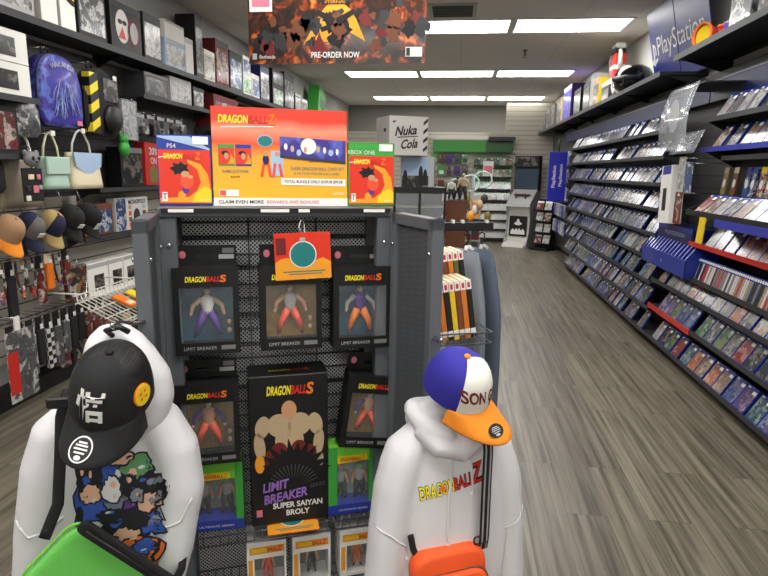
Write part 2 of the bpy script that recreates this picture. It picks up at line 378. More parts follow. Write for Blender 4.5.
# ------------------------------------------------------------------ room shell
XL, XR, YF, YB, ZC = -2.85, 2.05, -3.2, 14.9, 3.1
struct('floor', M().box(XL - .1, XR + .1, YF - .1, YB + .1, -.08, 0, 'floor'))
struct('ceiling', M().box(XL - .1, XR + .1, YF - .1, YB + .1, ZC, ZC + .08, 'ceiling'))
struct('wall_left', M().box(XL - .1, XL, YF, YB, 0, ZC, 'wall'))
struct('wall_right', M().box(XR, XR + .1, YF, YB, 0, ZC, 'wall'))
struct('wall_back', M().box(XL, XR, YB, YB + .1, 0, ZC, 'wall_back'))
struct('wall_front', M().box(XL, XR, YF - .1, YF, 0, ZC, 'wall'))
struct('baseboard_right', M().box(XR - .012, XR, YF, YB, 0, .1, 'dark'))
struct('baseboard_left', M().box(XL, XL + .012, YF, YB, 0, .1, 'dark'))
struct('baseboard_back', M().box(XL, XR, YB - .012, YB, 0, .1, 'dark'))

# recessed fluorescent troffers
tro = [(-.955, 7.0), (.005, 7.0), (0, 0)]
proto = None
rows = [(6.97, 'nearest visible row'), (10.15, 'middle visible row'), (13.4, 'farthest visible row'), (3.8, 'row over the display rack'), (.6, 'row over the viewer'), (-2.5, 'row by the front')]
for y, rn in rows:
    for x, xn in ((-1.37, 'left'), (-.12, 'centre'), (1.13, 'right')):
        lab = 'bright %s ceiling light panel in the %s' % (xn, rn)
        if proto is None:
            proto = t = thing('ceiling_light', lab, 'ceiling light', (x, y, ZC), 0, 'recessed ceiling light panels')
            f = M(); w, d = .61, .305
            for a in ((-w, w, -d, -d + .025), (-w, w, d - .025, d), (-w, -w + .025, -d, d), (w - .025, w, -d, d)): f.box(a[0], a[1], a[2], a[3], -.012, 0, 'white')
            f.build('frame', t)
            M().box(-w + .025, w - .025, -d + .025, d - .025, -.008, -.002, 'lamp').build('diffuser', t)
        else: dup(proto, (x, y, ZC), 0, lab)
t = thing('air_vent', 'dark slotted air vent in the ceiling beside the hanging banner', 'vent', (-.14, 6.3, ZC), 0)
m = M().box(-.24, .24, -.24, .24, -.012, 0, 'lightgrey'); m.build('frame', t)
m = M()
for k in range(7): m.box(-.2, .2, -.19 + k * .058, -.15 + k * .058, -.02, -.011, 'dark')
m.build('slats', t)
t = thing('fire_sprinkler', 'small metal sprinkler head hanging from the ceiling', 'sprinkler', (.79, 8.3, ZC), 0)
M().cyl((0, 0, 0), (0, 0, -.07), .012, 'steel').lathe([(.03, -.01), (.03, 0)], 'steel').build('pipe', t)
m = M().disc(.03, .004, 'steel', MX((0, 0, -.1)))
for a in (0, PI): m.cyl((math.cos(a) * .018, math.sin(a) * .018, -.1), (math.cos(a) * .014, math.sin(a) * .014, -.06), .004, 'steel', n=6)
m.build('deflector', t)

# ------------------------------------------------------------------ camera
cam = bpy.data.cameras.new('camera'); cam.sensor_width = 36; cam.lens = 577 / 768 * 36; cam.clip_start = .05
co = bpy.data.objects.new('camera', cam); COL.objects.link(co); SC.camera = co
d = Vector((76, 116, 577)).normalized(); s_, c_ = math.sin(rad(1)), math.cos(rad(1))
b_ = -(s_ * d.x + c_ * d.y) / d.z; u = Vector((s_, c_, b_)).normalized()
x = d.cross(u); x = -x if x.x < 0 else x
rows_ = [x, d, u]        # world axes in (right, up, forward)
co.matrix_world = Matrix(((rows_[0].x, rows_[0].y, -rows_[0].z, 0), (rows_[1].x, rows_[1].y, -rows_[1].z, 0), (rows_[2].x, rows_[2].y, -rows_[2].z, 1.5), (0, 0, 0, 1)))
W_ = bpy.data.worlds.new('World'); SC.world = W_; W_.use_nodes = True
W_.node_tree.nodes['Background'].inputs[0].default_value = (.8, .85, 1, 1); W_.node_tree.nodes['Background'].inputs[1].default_value = .05
vs_ = SC.view_settings; vs_.view_transform = 'Standard'; vs_.look = 'None'; vs_.exposure = 0; vs_.gamma = 1; vs_.use_curve_mapping = False
SC.cycles.max_bounces = 6; SC.cycles.diffuse_bounces = 4; SC.cycles.glossy_bounces = 3; SC.cycles.transparent_max_bounces = 6

RZ = rad(21.7)                       # the display rack stands at this angle
RO = Vector((-.497, 1.51, 0))
def RW(a, b, z): return (RO.x + a * math.cos(RZ) - b * math.sin(RZ), RO.y + a * math.sin(RZ) + b * math.cos(RZ), z)
ORD = 'first second third fourth fifth sixth seventh eighth ninth tenth eleventh twelfth thirteenth fourteenth fifteenth sixteenth seventeenth eighteenth nineteenth twentieth'.split()
TENS = {20: 'twenty', 30: 'thirty', 40: 'forty', 50: 'fifty', 60: 'sixty'}
def ordinal(n):
    if n <= 20: return ORD[n - 1]
    t_, r_ = n // 10 * 10, n % 10
    return TENS[t_] + '-' + ORD[r_ - 1] if r_ else {30: 'thirtieth', 40: 'fortieth', 50: 'fiftieth', 60: 'sixtieth'}[t_]
# ------------------------------------------------------------------ display rack
def bolt(m, x, y, z, T=None): m.ell((x, y, z), (.006, .004, .006), 'chrome', T, 10)
rk = thing('display_rack', 'charcoal metal display rack with perforated back and two open side doors', 'display rack', RO, RZ)
for x in (-.267, .313): M().box(x - .021, x + .021, 0, .04, .03, 1.372, 'rack', bev=.003).build('post', rk)
for x in (-.265, .313): M().box(x - .021, x + .021, .24, .28, .03, 1.372, 'rack', bev=.003).build('post', rk)
m = M().box(-.289, .336, -.004, .284, 1.372, 1.397, 'rack', bev=.003); m.build('top_panel', rk)
M().box(-.286, .334, 0, .28, .03, .11, 'rack', bev=.003).build('base', rk)
M().box(-.245, .293, .165, .17, .11, 1.372, 'perf').build('back_panel', rk)
for x in (-.265, .313): M().box(x - .004, x + .004, .04, .24, .11, 1.372, 'perf_door').build('side_panel', rk)
for z in (1.345, 1.305, 1.297, 1.252, 1.215, 1.207, 1.160, 1.118, 1.072, 1.064, 1.022, .978, .970, .93, .886, .842, .834, .79, .745, .700, .692, .65, .605, .56, .52):
    M().cyl((-.246, .155, z), (.294, .155, z), .0028, 'wire', n=6).build('crossbar', rk)
for x in (-.06, .14):
    M().cyl((x, .16, .12), (x, .16, 1.37), .0022, 'wire', n=6).build('upright_wire', rk)
M().box(-.28, .326, -.012, -.004, 1.384, 1.396, 'black').build('label_rail', rk)
m = M()
for x0, x1 in ((-.262, -.2), (-.03, .045), (.07, .1), (.25, .31)): m.box(x0, x1, -.0135, -.0122, 1.386, 1.3945, 'paper')
m.build('label_strip', rk)
def door(x0, y0, x1, y1, nm='door'):
    d_ = Vector((x1 - x0, y1 - y0)); ln = d_.length; ang = math.atan2(d_.y, d_.x)
    T = MX((x0, y0, 0), (0, 0, ang))
    dr = M()
    for a in ((0, .03, .06, 1.387), (ln - .03, ln, .06, 1.387), (0, ln, 1.357, 1.387), (0, ln, .06, .1)): dr.box(a[0], a[1], -.016, .016, a[2], a[3], 'rack', T, bev=.002)
    o = dr.build(nm, rk)
    M().box(.03, ln - .03, -.006, .006, .1, 1.357, 'perf_door', T).build('mesh_infill', o)
    b = M()
    for xx in (.015, ln - .015):
        for s in (-1, 1): bolt(b, xx, s * .018, 1.30, T); bolt(b, xx, s * .018, .30, T)
    b.build('bolt', o)
    return o
door(-.300, -.018, -.296, -.262); door(.343, -.018, .383, -.262)
b = M(); bolt(b, -.265, -.003, 1.30); bolt(b, .313, -.003, 1.30); b.build('bolt', rk)
def wire_shelf(z, lip, a0=-.242, a1=.29, y0=-.005, y1=.15):
    m = M()
    for x in [a0 + (a1 - a0) * k / 22 for k in range(23)]:
        m.tube([(x, y1, z), (x, y0, z), (x, y0, z + lip)], .0016, 'wire', n=5)
    for y in (y0, y0 + .05, y0 + .1, y1): m.cyl((a0, y, z), (a1, y, z), .0026, 'wire', n=6)
    m.cyl((a0, y0, z + lip), (a1, y0, z + lip), .003, 'wire', n=6)
    m.build('wire_shelf', rk)
wire_shelf(.441, -.03); wire_shelf(.218, .02)
# arms on the door ends that carry the hoodies and caps
m = M().tube([(-.296, -.264, 1.165), (-.31, -.275, 1.165), (-.335, -.34, 1.185), (-.335, -.40, 1.19), (-.335, -.408, 1.2)], .0045, 'chrome'); m.build('hang_arm', rk)
m = M().tube([(.383, -.262, 1.09), (.372, -.28, 1.09), (.37, -.33, 1.10), (.37, -.345, 1.11)], .0045, 'chrome'); m.build('hang_arm', rk)

def _logo(m, T, w, h, y0='ink_yellow', c2='ink_red', c3='orange', tail='Z', sh=.1):
    for s, dx, dy, ww, hh, c in (('DRAGON', -.24, 0, .50, .86, y0), ('BALL', .19, 0, .34, .8, c2), (tail, .43, .06, .15, 1.1, c3)):
        m.text(s, c, T @ Matrix.Translation((w * dx, h * dy, 0)), w * ww, h * hh, .0005, .03, sh)
logo = _logo
def mannequin(m, T, hgt, head, torso, arms, legs, wide=1.0, bighead=0, stance=.09, armout=.17):
    """plain jointed figurine without a face"""
    s = hgt
    def p(x, y, z): return (x * s, y * s, z * s)
    for q in (-1, 1):
        m.tube([p(q * .05, 0, .5), p(q * (stance * .7 + .02), -.03, .27), p(q * (stance + .03), 0, .04)], [.085 * s, .07 * s, .046 * s], legs, 8, T)
        m.ell(p(q * (stance + .035), -.035, .02), (.035 * s, .065 * s, .022 * s), 'black', T, 8)
        m.tube([p(q * .11 * wide, 0, .77), p(q * (armout * wide), -.01, .63), p(q * (armout + .03) * wide, -.07, .5)], [.06 * s * wide, .048 * s * wide, .036 * s], arms, 8, T)
        m.ell(p(q * (armout + .035) * wide, -.08, .48), (.032 * s, .032 * s, .036 * s), head, T, 8)
    m.rings([[(c * s + rx * s * wide * math.cos(2 * PI * k / 12), ry * s * math.sin(2 * PI * k / 12), z * s) for k in range(12)] for c, rx, ry, z in ((0, .11, .07, .46), (0, .1, .065, .56), (0, .14, .08, .7), (0, .145, .075, .77), (0, .05, .04, .83))], torso, T)
    hr = .075 + bighead
    m.ell(p(0, -.01, .84 + hr), (hr * .85 * s, hr * .9 * s, hr * s), head, T, 10)

def figure_box(label, a, b, z, back, cols, w=.17, h=.238, d=.07, tilt=0.0, tab=True, yaw=0.0, group=None):
    t = thing('figure_box', label, 'toy box', RW(a, b, z), (0, tilt, RZ + yaw), group)
    y = -d / 2; x0, x1, z0, z1 = -w / 2 + .016, w / 2 - .016, .034, h - .052
    c = M()
    c.box(-w / 2, w / 2, d / 2 - .003, d / 2, 0, h, 'black'); c.box(-w / 2, -w / 2 + .003, y, d / 2, 0, h, 'black'); c.box(w / 2 - .003, w / 2, y, d / 2, 0, h, 'black')
    c.box(-w / 2, w / 2, y, d / 2, h - .003, h, 'black'); c.box(-w / 2, w / 2, y, d / 2, 0, .003, 'black')
    for q in ((-w / 2, x0, 0, h), (x1, w / 2, 0, h), (x0, x1, 0, z0), (x0, x1, z1, h)): c.box(q[0], q[1], y - .0015, y + .0015, q[2], q[3], 'black')
    c.build('carton', t)
    M().box(x0 - .01, x1 + .01, d / 2 - .012, d / 2 - .004, z0 - .01, z1 + .01, back).build('backing', t)
    f = M(); mannequin(f, MX((0, .006, z0 + .004)), z1 - z0 - .01, *cols, stance=.2, armout=.27)
    f.ell((w * .33, .004, z0 + .02), (.006, .004, .009), cols[0]); f.ell((w * .33, .004, z0 + .045), (.006, .004, .008), cols[0])
    f.build('figurine', t)
    M().box(x0, x1, y - .0005, y + .0005, z0, z1, 'film').build('window', t)
    l = M(); logo(l, FR(0, y - .0018, h - .03), w * .62, .018, tail='S')
    l.text('LIMIT BREAKER', 'lightgrey', FR(-.02, y - .0018, .018), w * .5, .009)
    l.box(w * .2, w * .42, y - .0022, y - .0017, .012, .024, 'grey')
    l.build('lettering', t)
    if tab:
        m = M().box(-w / 2 + .004, w / 2 - .004, d / 2 - .0025, d / 2, h, h + .052, 'black')
        m.box(-w * .16, w * .16, d / 2 - .0032, d / 2 - .0024, h + .016, h + .028, 'black_gloss')
        m.box(w * .2, w * .44, d / 2 - .0032, d / 2 - .0024, h + .014, h + .026, 'lightgrey'); m.box(w * .26, w * .44, d / 2 - .0032, d / 2 - .0024, h + .03, h + .044, 'grey')
        m.ell((-w * .36, d / 2 - .003, h + .026), (.009, .001, .011), 'pink'); m.build('hang_tab', t)
    return t
G1 = 'boxed action figures on the rack'
figure_box('black window box with purple-legged figurine, teal backing, top left of rack', -.178, .022, 1.002, 'window_teal', ('skin', 'white', 'tan', 'purple'))
figure_box('black window box behind the hanging orange card, gold backing, red-legged figurine', .047, .022, 1.002, 'window_gold', ('ink_yellow', 'lightgrey', 'white', 'sign_orange') if False else ('tan', 'lightgrey', 'skin', 'sign_red'))
figure_box('black window box at top right of rack, teal backing, orange-legged figurine', .25, .022, 0.994, 'window_teal', ('tan', 'purple', 'lightgrey', 'orange'))
figure_box('black window box beside the left hoodie, gold backing, below the teal one', -.188, .022, .676, 'window_gold', ('tan', 'skin', 'purple', 'sign_red'))
figure_box('black window box tilted to the right above the green one, gold backing', .262, .018, .68, 'window_gold', ('tan', 'skin', 'purple', 'sign_red'), w=.165, h=.225, tilt=rad(8))

# large black box with the bust artwork
t = thing('figure_box', 'tall black figure box with a pale bust picture and purple lettering', 'toy box', RW(.037, .062, .449), RZ)
w, h, d = .228, .47, .11; y = -d / 2
M().box(-w / 2, w / 2, y, d / 2, 0, h, 'black', bev=.002).build('carton', t)
a = M(); T = FR(0, y, 0)
def el(m, cx, cy, rx, ry, mt, l, rot=0):
    m.disc(rx, .0005, mt, FR(cx, y - l, cy, rot), 18, ry)
for q in (-1, 1):
    el(a, q * .077, .315, .021, .035, 'tan', .0012, q * .2); el(a, q * .086, .255, .016, .045, 'tan', .0012, -q * .1); el(a, q * .087, .2, .014, .028, 'sign_orange' if q < 0 else 'tan', .0016)
    el(a, q * .03, .318, .034, .036, 'tan', .0018, 0)
el(a, 0, .27, .042, .05, 'tan', .0014); el(a, 0, .365, .022, .028, 'skin', .0024); el(a, 0, .345, .014, .02, 'tan', .0022)
for q in ((-.05, .215), (-.03, .235), (.028, .238), (.056, .222)): el(a, q[0], q[1], .024, .03, 'maroon', .0019)
a.build('artwork', t)
sp = M(); poly = []
for k in range(25):
    an = PI * k / 24; r_ = .058 + (.03 if k % 2 else 0) * rnd.uniform(.5, 1.2); poly.append((math.cos(an) * r_ * 1.35, math.sin(an) * r_ * 1.3))
poly = poly + [(-.1, -.01), (.1, -.01)]
sp.prism(poly, .0006, 'black', FR(.012, y - .003, .16)); 
for k in range(16):
    an = rad(20 + 140 * k / 15); sp.prism([(math.cos(an) * .03, math.sin(an) * .03), (math.cos(an + .02) * .075, math.sin(an + .02) * .075), (math.cos(an - .02) * .078, math.sin(an - .02) * .078)], .0004, 'steel', FR(.01, y - .0036, .115))
sp.build('splash', t)
l = M(); logo(l, FR(.004, y - .001, .425), .135, .034, tail='S')
logo(l, Matrix.Translation((.004, -.012, h + .0005)), .12, .016, tail='S')
l.text('LIMIT', 'ink_purple', FR(-.042, y - .0045, .128, .13), .075, .03, bold=.03, shear=.2); l.text('BREAKER', 'ink_purple', FR(-.012, y - .0045, .093, .13), .13, .03, bold=.03, shear=.2)
l.text('SERIES', 'steel', FR(.082, y - .0045, .118, .1), .045, .012)
l.text('SUPER SAIYAN', 'white', FR(.022, y - .0045, .062), .148, .019, bold=.03); l.text('BROLY', 'white', FR(.022, y - .0045, .036), .07, .019, bold=.03)
l.box(-.1, -.083, y - .002, y - .001, .03, .052, 'pink'); l.build('lettering', t)

def small_box(label, a, b, z, w, h, d, yaw=0):
    """green window box with a blue foot"""
    t = thing('figure_box', label, 'toy box', RW(a, b, z), RZ + yaw)
    y = -d / 2; c = M()
    c.box(-w / 2, w / 2, d / 2 - .003, d / 2, 0, h, 'green'); c.box(-w / 2, -w / 2 + .003, y, d / 2, .03, h, 'green'); c.box(w / 2 - .003, w / 2, y, d / 2, .03, h, 'green')
    c.box(-w / 2, w / 2, y, d / 2, h - .003, h, 'lime')
    c.box(-w / 2, -w / 2 + .028, y - .0012, y + .001, .03, h, 'green'); c.box(w / 2 - .022, w / 2, y - .0012, y + .001, .03, h, 'green'); c.box(-w / 2 + .028, w / 2 - .022, y - .0012, y + .001, h - .05, h, 'lime')
    c.build('carton', t)
    M().box(-w / 2 - .0003, w / 2 + .0003, y - .0015, d / 2 + .0003, 0, .032, 'blue').build('base_band', t)
    M().box(-w / 2 + .02, w / 2 - .015, d / 2 - .012, d / 2 - .004, .025, h - .04, 'window_grey').build('backing', t)
    for q in (-1, 1):
        f = M(); mannequin(f, MX((q * w * .2, .004, .033)), .115, 'lime' if q > 0 else 'tan', 'lightgrey', 'skin', 'dark'); f.build('figurine', t)
    M().box(-w / 2 + .028, w / 2 - .022, y - .0004, y + .0004, .03, h - .05, 'film').build('window', t)
    l = M(); l.prism([(-.045, -.012), (.047, -.006), (.045, .014), (-.046, .012)], .0006, 'yellow', FR(0, y - .0016, h - .042)); logo(l, FR(0, y - .0022, h - .041), .078, .014, 'ink_red', 'ink_red', 'sign_orange')
    l.text('ULTIMATE SERIES', 'white', FR(.004, y - .0018, .014), w * .6, .006); l.build('lettering', t)
small_box('green and blue figure box beside the left hoodie, bottom row of rack', -.18, .055, .4485, .165, .215, .08, rad(-3))
small_box('green and blue figure box beside the right hoodie, bottom row of rack', .228, .05, .4485, .15, .225, .07)

def vinyl_box(label, a, hair, body):
    t = thing('vinyl_figure_box', label, 'toy box', RW(a, .06, .2225), RZ)
    w, h, d = .118, .17, .1; y = -d / 2; c = M()
    x0, x1, z0, z1 = -.037, .052, .02, .115
    c.box(-w / 2, w / 2, d / 2 - .003, d / 2, 0, h, 'paper'); c.box(-w / 2, -w / 2 + .002, y, d / 2, 0, h, 'paper'); c.box(w / 2 - .002, w / 2, y, d / 2, 0, h, 'paper'); c.box(-w / 2, w / 2, y, d / 2, h - .002, h, 'lightgrey'); c.box(-w / 2, w / 2, y, d / 2, 0, .002, 'paper')
    for q in ((-w / 2, x0, 0, h), (x1, w / 2, 0, h), (x0, x1, 0, z0), (x0, x1, z1, h)): c.box(q[0], q[1], y - .0012, y + .0012, q[2], q[3], 'paper')
    c.build('carton', t)
    M().box(x0 - .01, x1 + .004, d / 2 - .012, d / 2 - .004, z0 - .01, z1 + .01, 'grey').build('backing', t)
    f = M(); mannequin(f, MX((.006, 0, z0 - .012)), .092, hair, body, 'skin', body, bighead=.11); f.build('figurine', t)
    M().box(x0, x1, y - .0004, y + .0004, z0, z1, 'film').build('window', t)
    l = M(); l.prism([(-.05, -.012), (.052, -.01), (.052, .013), (-.05, .012)], .0004, 'sign_orange', FR(0, y - .0016, .142)); logo(l, FR(0, y - .0021, .143), .09, .016, 'ink_yellow', 'ink_red', 'sign_red')
    l.box(-.055, -.042, y - .002, y - .0012, .03, .112, 'sign_orange'); l.build('lettering', t)
vinyl_box('white vinyl figure box, leftmost of three under the wire shelf', -.037, 'tan', 'sign_red')
vinyl_box('white vinyl figure box, middle of three under the wire shelf', .1, 'lightgrey', 'dark')
t3 = vinyl_box('white vinyl figure box half hidden by right hoodie, under the wire shelf', .248, 'yellow', 'orange')

def holiday_card(label, a, b, z, tilt, yaw=0, pitch=0, hook=True):
    t = thing('promo_card', label, 'card', RW(a, b, z), (pitch, tilt, RZ + yaw))
    w, h = .152, .128
    M().box(-w / 2, w / 2, 0, .0015, -h, 0, 'cover_red').build('card_sheet', t)
    m = M(); T = FR(0, -.0006, -h)
    m.prism([(-w / 2, 0), (w / 2, 0), (w / 2, .045), (.055, .058), (.03, .05), (-.015, .046), (-.04, .06), (-.06, .058), (-w / 2, .048)], .0005, 'sign_orange', T)
    m.prism([(-w / 2 + .004, .07), (-.045, .07), (-.045, .115), (-w / 2 + .004, .115)], .0004, 'maroon', T)
    m.disc(.037, .0006, 'white', FR(0, -.001, -.06), 24); m.disc(.034, .0006, 'teal', FR(0, -.0014, -.06), 24); m.prism([(-.008, 0), (.008, 0), (.007, .012), (-.007, .012)], .0006, 'lightgrey', FR(0, -.001, -.026))
    m.box(-.055, .06, -.0018, -.0012, -.1075, -.1045, 'teal'); m.box(-.04, .05, -.0018, -.0012, -.1145, -.112, 'teal')
    m.build('artwork', t)
    if hook: M().tube([(0, .0007, -.002), (-.008, 0, .015), (0, .02, .03), (.01, .04, .025), (.008, .0007, -.002)], .0012, 'white', n=6).build('string', t)
holiday_card('red and orange card with green disc hanging over the middle box', .077, -.026, 1.333, rad(-2))
holiday_card('red and orange card lying at the foot of the tall black box', .042, .085, .4462, 0, 0, rad(-90), False)

# ------------------------------------------------------------------ promotional pieces standing on the rack
def grad_mat(name, stops):
    m = bpy.data.materials.new(name); m.use_nodes = True; nt = m.node_tree; b = nt.nodes['Principled BSDF']; b.inputs['Roughness'].default_value = .4
    tc = nt.nodes.new('ShaderNodeTexCoord'); sx = nt.nodes.new('ShaderNodeSeparateXYZ'); mr = nt.nodes.new('ShaderNodeMapRange'); mr.inputs['From Max'].default_value = .27
    nz = nt.nodes.new('ShaderNodeTexNoise'); nz.inputs['Scale'].default_value = 5; md = nt.nodes.new('ShaderNodeMath'); md.operation = 'MULTIPLY_ADD'; md.inputs[1].default_value = .07
    cr = nt.nodes.new('ShaderNodeValToRGB'); e = cr.color_ramp.elements
    while len(e) < len(stops): e.new(.5)
    for el_, (p, c) in zip(e, stops): el_.position = p; el_.color = rgb(*c)
    nt.links.new(tc.outputs['Object'], sx.inputs[0]); nt.links.new(tc.outputs['Object'], nz.inputs[0]); nt.links.new(nz.outputs['Fac'], md.inputs[0]); nt.links.new(sx.outputs['Z'], md.inputs[2])
    nt.links.new(md.outputs[0], mr.inputs['Value']); nt.links.new(mr.outputs[0], cr.inputs[0]); nt.links.new(cr.outputs[0], b.inputs['Base Color'])
    K[name] = m
grad_mat('sign_print', [(.25, (238, 182, 44)), (.62, (240, 164, 52)), (.76, (230, 84, 50)), (.9, (242, 150, 120)), (1.0, (226, 62, 42))])
def cover_art_draw(m, y, w, h, z0, s=1.0):
    """red cover with a yellow sweep and plain shapes"""
    T = FR(0, y, z0)
    m.prism([(-w * .5, 0), (w * .5, 0), (w * .5, h), (-w * .5, h)], .0004, 'cover_red', T)
    y2 = y - .0005
    sw = [(-.5, .02), (.5, .02), (.5, .18), (.44, .55), (.3, .74), (.05, .82), (.06, .76), (.24, .64), (.3, .4), (.22, .24), (.05, .12), (-.5, .1)]
    m.prism([(p * w, q * h) for p, q in sw], .0004, 'sign_orange', FR(0, y2, z0))
    sw2 = [(.12, .02), (.5, .02), (.5, .25), (.4, .32), (.26, .26), (.16, .14)]
    m.prism([(p * w, q * h) for p, q in sw2], .0004, 'yellow', FR(0, y2 - .0004, z0))
    hair = [(-.30, .66), (-.2, .70), (-.24, .76), (-.12, .73), (-.08, .78), (0, .72), (.06, .74), (.04, .66), (.08, .6), (0, .58), (-.06, .55), (-.14, .56), (-.2, .54), (-.22, .6)]
    m.prism([(p * w, q * h) for p, q in hair], .0003, 'black', FR(0, y2 - .0006, z0))
    for cx, cy, rx, ry, mt in ((.0, .55, .08, .06, 'skin'), (-.03, .53, .04, .03, 'tan'), (.1, .5, .05, .03, 'skin'), (.03, .42, .13, .15, 'sign_red'), (.0, .28, .07, .1, 'purple'), (-.08, .14, .08, .1, 'sign_orange')):
        m.disc(rx * w, .0003, mt, FR(cx * w, y2 - .0006 - .0001 * cy, z0 + cy * h), 14, ry * h)
    m.prism([(p * w, q * h) for p, q in ((-.5, .86), (-.1, .92), (-.1, .905), (-.5, .845))], .0003, 'white', FR(0, y2 - .0003, z0))
def game_display(label, a, b, body, header, tx, yaw=0, w=.137, h=.186, name='display_case'):
    t = thing(name, label, 'game case', RW(a, b, 1.398), (rad(-2), 0, RZ + yaw)); d = .016; y = -d / 2
    M().box(-w / 2, w / 2, y, d / 2, 0, h, body, bev=.002).build('case', t)
    m = M(); cover_art_draw(m, y - .0006, w * .96, h * .76, .006); m.build('cover', t)
    m = M(); m.prism([(-w * .48, 0), (w * .48, 0), (w * .48, h * .19), (-w * .48, h * .19)], .0005, header, FR(0, y - .0006, h * .79))
    m.prism([(-w * .48, h * .17), (-w * .48, h * .19), (w * .1, h * .19), (w * .48, h * .02), (w * .48, 0)], .0004, 'sky' if header != 'green' else 'lime', FR(0, y - .0011, h * .79)) if header != 'green' else None
    m.build('header', t)
    l = M(); l.text(tx, 'white', FR(-w * .26 + .004, y - .0018, h * .845), h=.011)
    logo(l, FR(-.006, y - .0022, h * .70), w * .68, .017); l.box(-w * .44, -w * .34, y - .0024, y - .0016, .012, .036, 'white'); l.text('T', 'black', FR(-w * .39, y - .0025, .025), h=.015)
    l.text('BANDAI', 'white', FR(w * .36, y - .0022, .016), .022, .005); l.build('lettering', t)
    M().box(w * .16, w * .45, y - .0028, y - .0015, h * .87, h * .98, 'paper').build('price_sticker', t)
    m = M().box(-.03, .03, -.004, .05, -.0002, .004, 'clear'); m.box(-.03, .03, .012, .015, 0, .06, 'clear'); m.build('stand', t)
game_display('red game case with blue header standing at the left end of rack top', -.222, .075, 'case_blue', 'case_blue', 'PS4')
game_display('red game case with green header standing at the right end of rack top', .29, .075, 'case_green', 'green', 'XBOX ONE', w=.137, h=.18)

t = thing('promo_sign', 'large orange and red promotional sign standing on the rack top', 'sign', RW(.034, .07, 1.398), (rad(-3), 0, RZ))
w, h = .37, .264; y = -.003
M().box(-w / 2, w / 2, -.003, .003, 0, h, 'sign_print', bev=.001).build('board', t)
M().add([(-.1, .003, .2), (.1, .003, .2), (.1, .0105, .2), (-.1, .0105, .2), (-.1, .075, 0.0065), (.1, .075, 0.0065), (.1, .0825, 0.007), (-.1, .0825, 0.007)], [(0, 1, 2, 3), (4, 5, 6, 7), (0, 1, 5, 4), (2, 3, 7, 6), (0, 3, 7, 4), (1, 2, 6, 5)], 'card').build('easel_back', t)
m = M()
def q4(pts, mt, lift): m.prism(pts, .0004, mt, FR(0, y - lift, 0))
q4([(-.185, .0), (.185, .0), (.185, .022), (-.185, .022)], 'paper', .0006)
q4([(-.004, .19), (.18, .182), (.18, .122), (-.004, .135)], 'galaxy_art', .0008); q4([(-.004, .139), (.18, .126), (.18, .118), (-.004, .132)], 'dark', .0012)
for k in range(9): m.disc(.004 + .004 * rnd.random(), .0003, rnd.choice(['white', 'tan', 'skin', 'sky']), FR(.012 + .018 * k, y - .0014, .155 + rnd.uniform(-.008, .012)), 10, .009)
m.disc(.022, .0003, 'white', FR(.075, y - .0013, .165), 16)
q4([(-.003, .058), (.18, .056), (.18, .075), (-.003, .077)], 'paper', .0008)
q4([(-.17, .026), (-.118, .026), (-.118, .044), (-.17, .044)], 'paper', .0008); q4([(-.168, .028), (-.152, .028), (-.152, .042), (-.168, .042)], 'sign_red', .0013)
for x_, mt in ((-.148, 'case_green'), (-.103, 'case_blue')):
    q4([(x_ - .021, .108), (x_ + .021, .108), (x_ + .021, .165), (x_ - .021, .165)], mt, .0008); q4([(x_ - .02, .112), (x_ + .02, .112), (x_ + .02, .155), (x_ - .02, .155)], 'cover_red', .0013)
    m.disc(.01, .0003, 'black', FR(x_ - .003, y - .0018, .142), 10, .006); m.disc(.006, .0003, 'skin', FR(x_, y - .002, .134), 10, .009); q4([(x_ + .002, .113), (x_ + .02, .113), (x_ + .02, .125), (x_ + .012, .14), (x_ + .01, .124)], 'sign_orange', .002)
m.disc(.021, .0005, 'sky', FR(-.044, y - .0009, .176), 20, .016); m.disc(.019, .0004, 'teal', FR(-.044, y - .0014, .176), 20, .014)
for x_, c1, c2 in ((-.043, 'sign_red', 'navy'), (-.012, 'sign_red', 'sky')):
    if c2 == 'sky': q4([(x_ - .017, .082), (x_ + .017, .082), (x_ + .017, .15), (x_ - .017, .15)], 'sky', .0008)
    m.disc(.006, .0003, 'skin', FR(x_, y - .0022, .142), 10, .007); m.disc(.009, .0003, c2, FR(x_, y - .0018, .126), 10, .014)
    for s in (-1, 1): q4([(x_ + s * .002, .118), (x_ + s * .009, .118), (x_ + s * .016, .08), (x_ + s * .008, .08)], c1, .0016)
q4([(-.16, .212), (-.02, .216), (-.02, .2135), (-.16, .209)], 'white', .0008)
m.build('artwork', t)
l = M(); logo(l, FR(-.09, y - .0008, .232), .155, .026, tail='Z:')
for s, x_, z_, w_, h_, c in (('TOTAL BUNDLE ONLY $109.98 $99.98', .088, .067, .165, .0095, 'black'), ('CLAIM EVEN MORE', -.112, .011, .12, .0095, 'dark'), ('REWARDS AND BONUSES', .03, .011, .145, .009, 'pink'), ('GAME EDITIONS', -.126, .094, .07, .007, 'teal'), ('$59.99', -.126, .078, .024, .006, 'brown'), ('SUPER DRAGON BALL CARD SET', .1, .104, .15, .0085, 'teal'), ('& ACTION FIGURE INCLUDED', .098, .09, .13, .006, 'teal'), ('$49.99', .09, .123, .026, .005, 'brown')):
    l.text(s, c, FR(x_, y - .0014, z_), w_, h_, bold=.012)
l.text('BANDAI', 'white', FR(.16, y - .0014, .035), .03, .007); l.build('lettering', t)
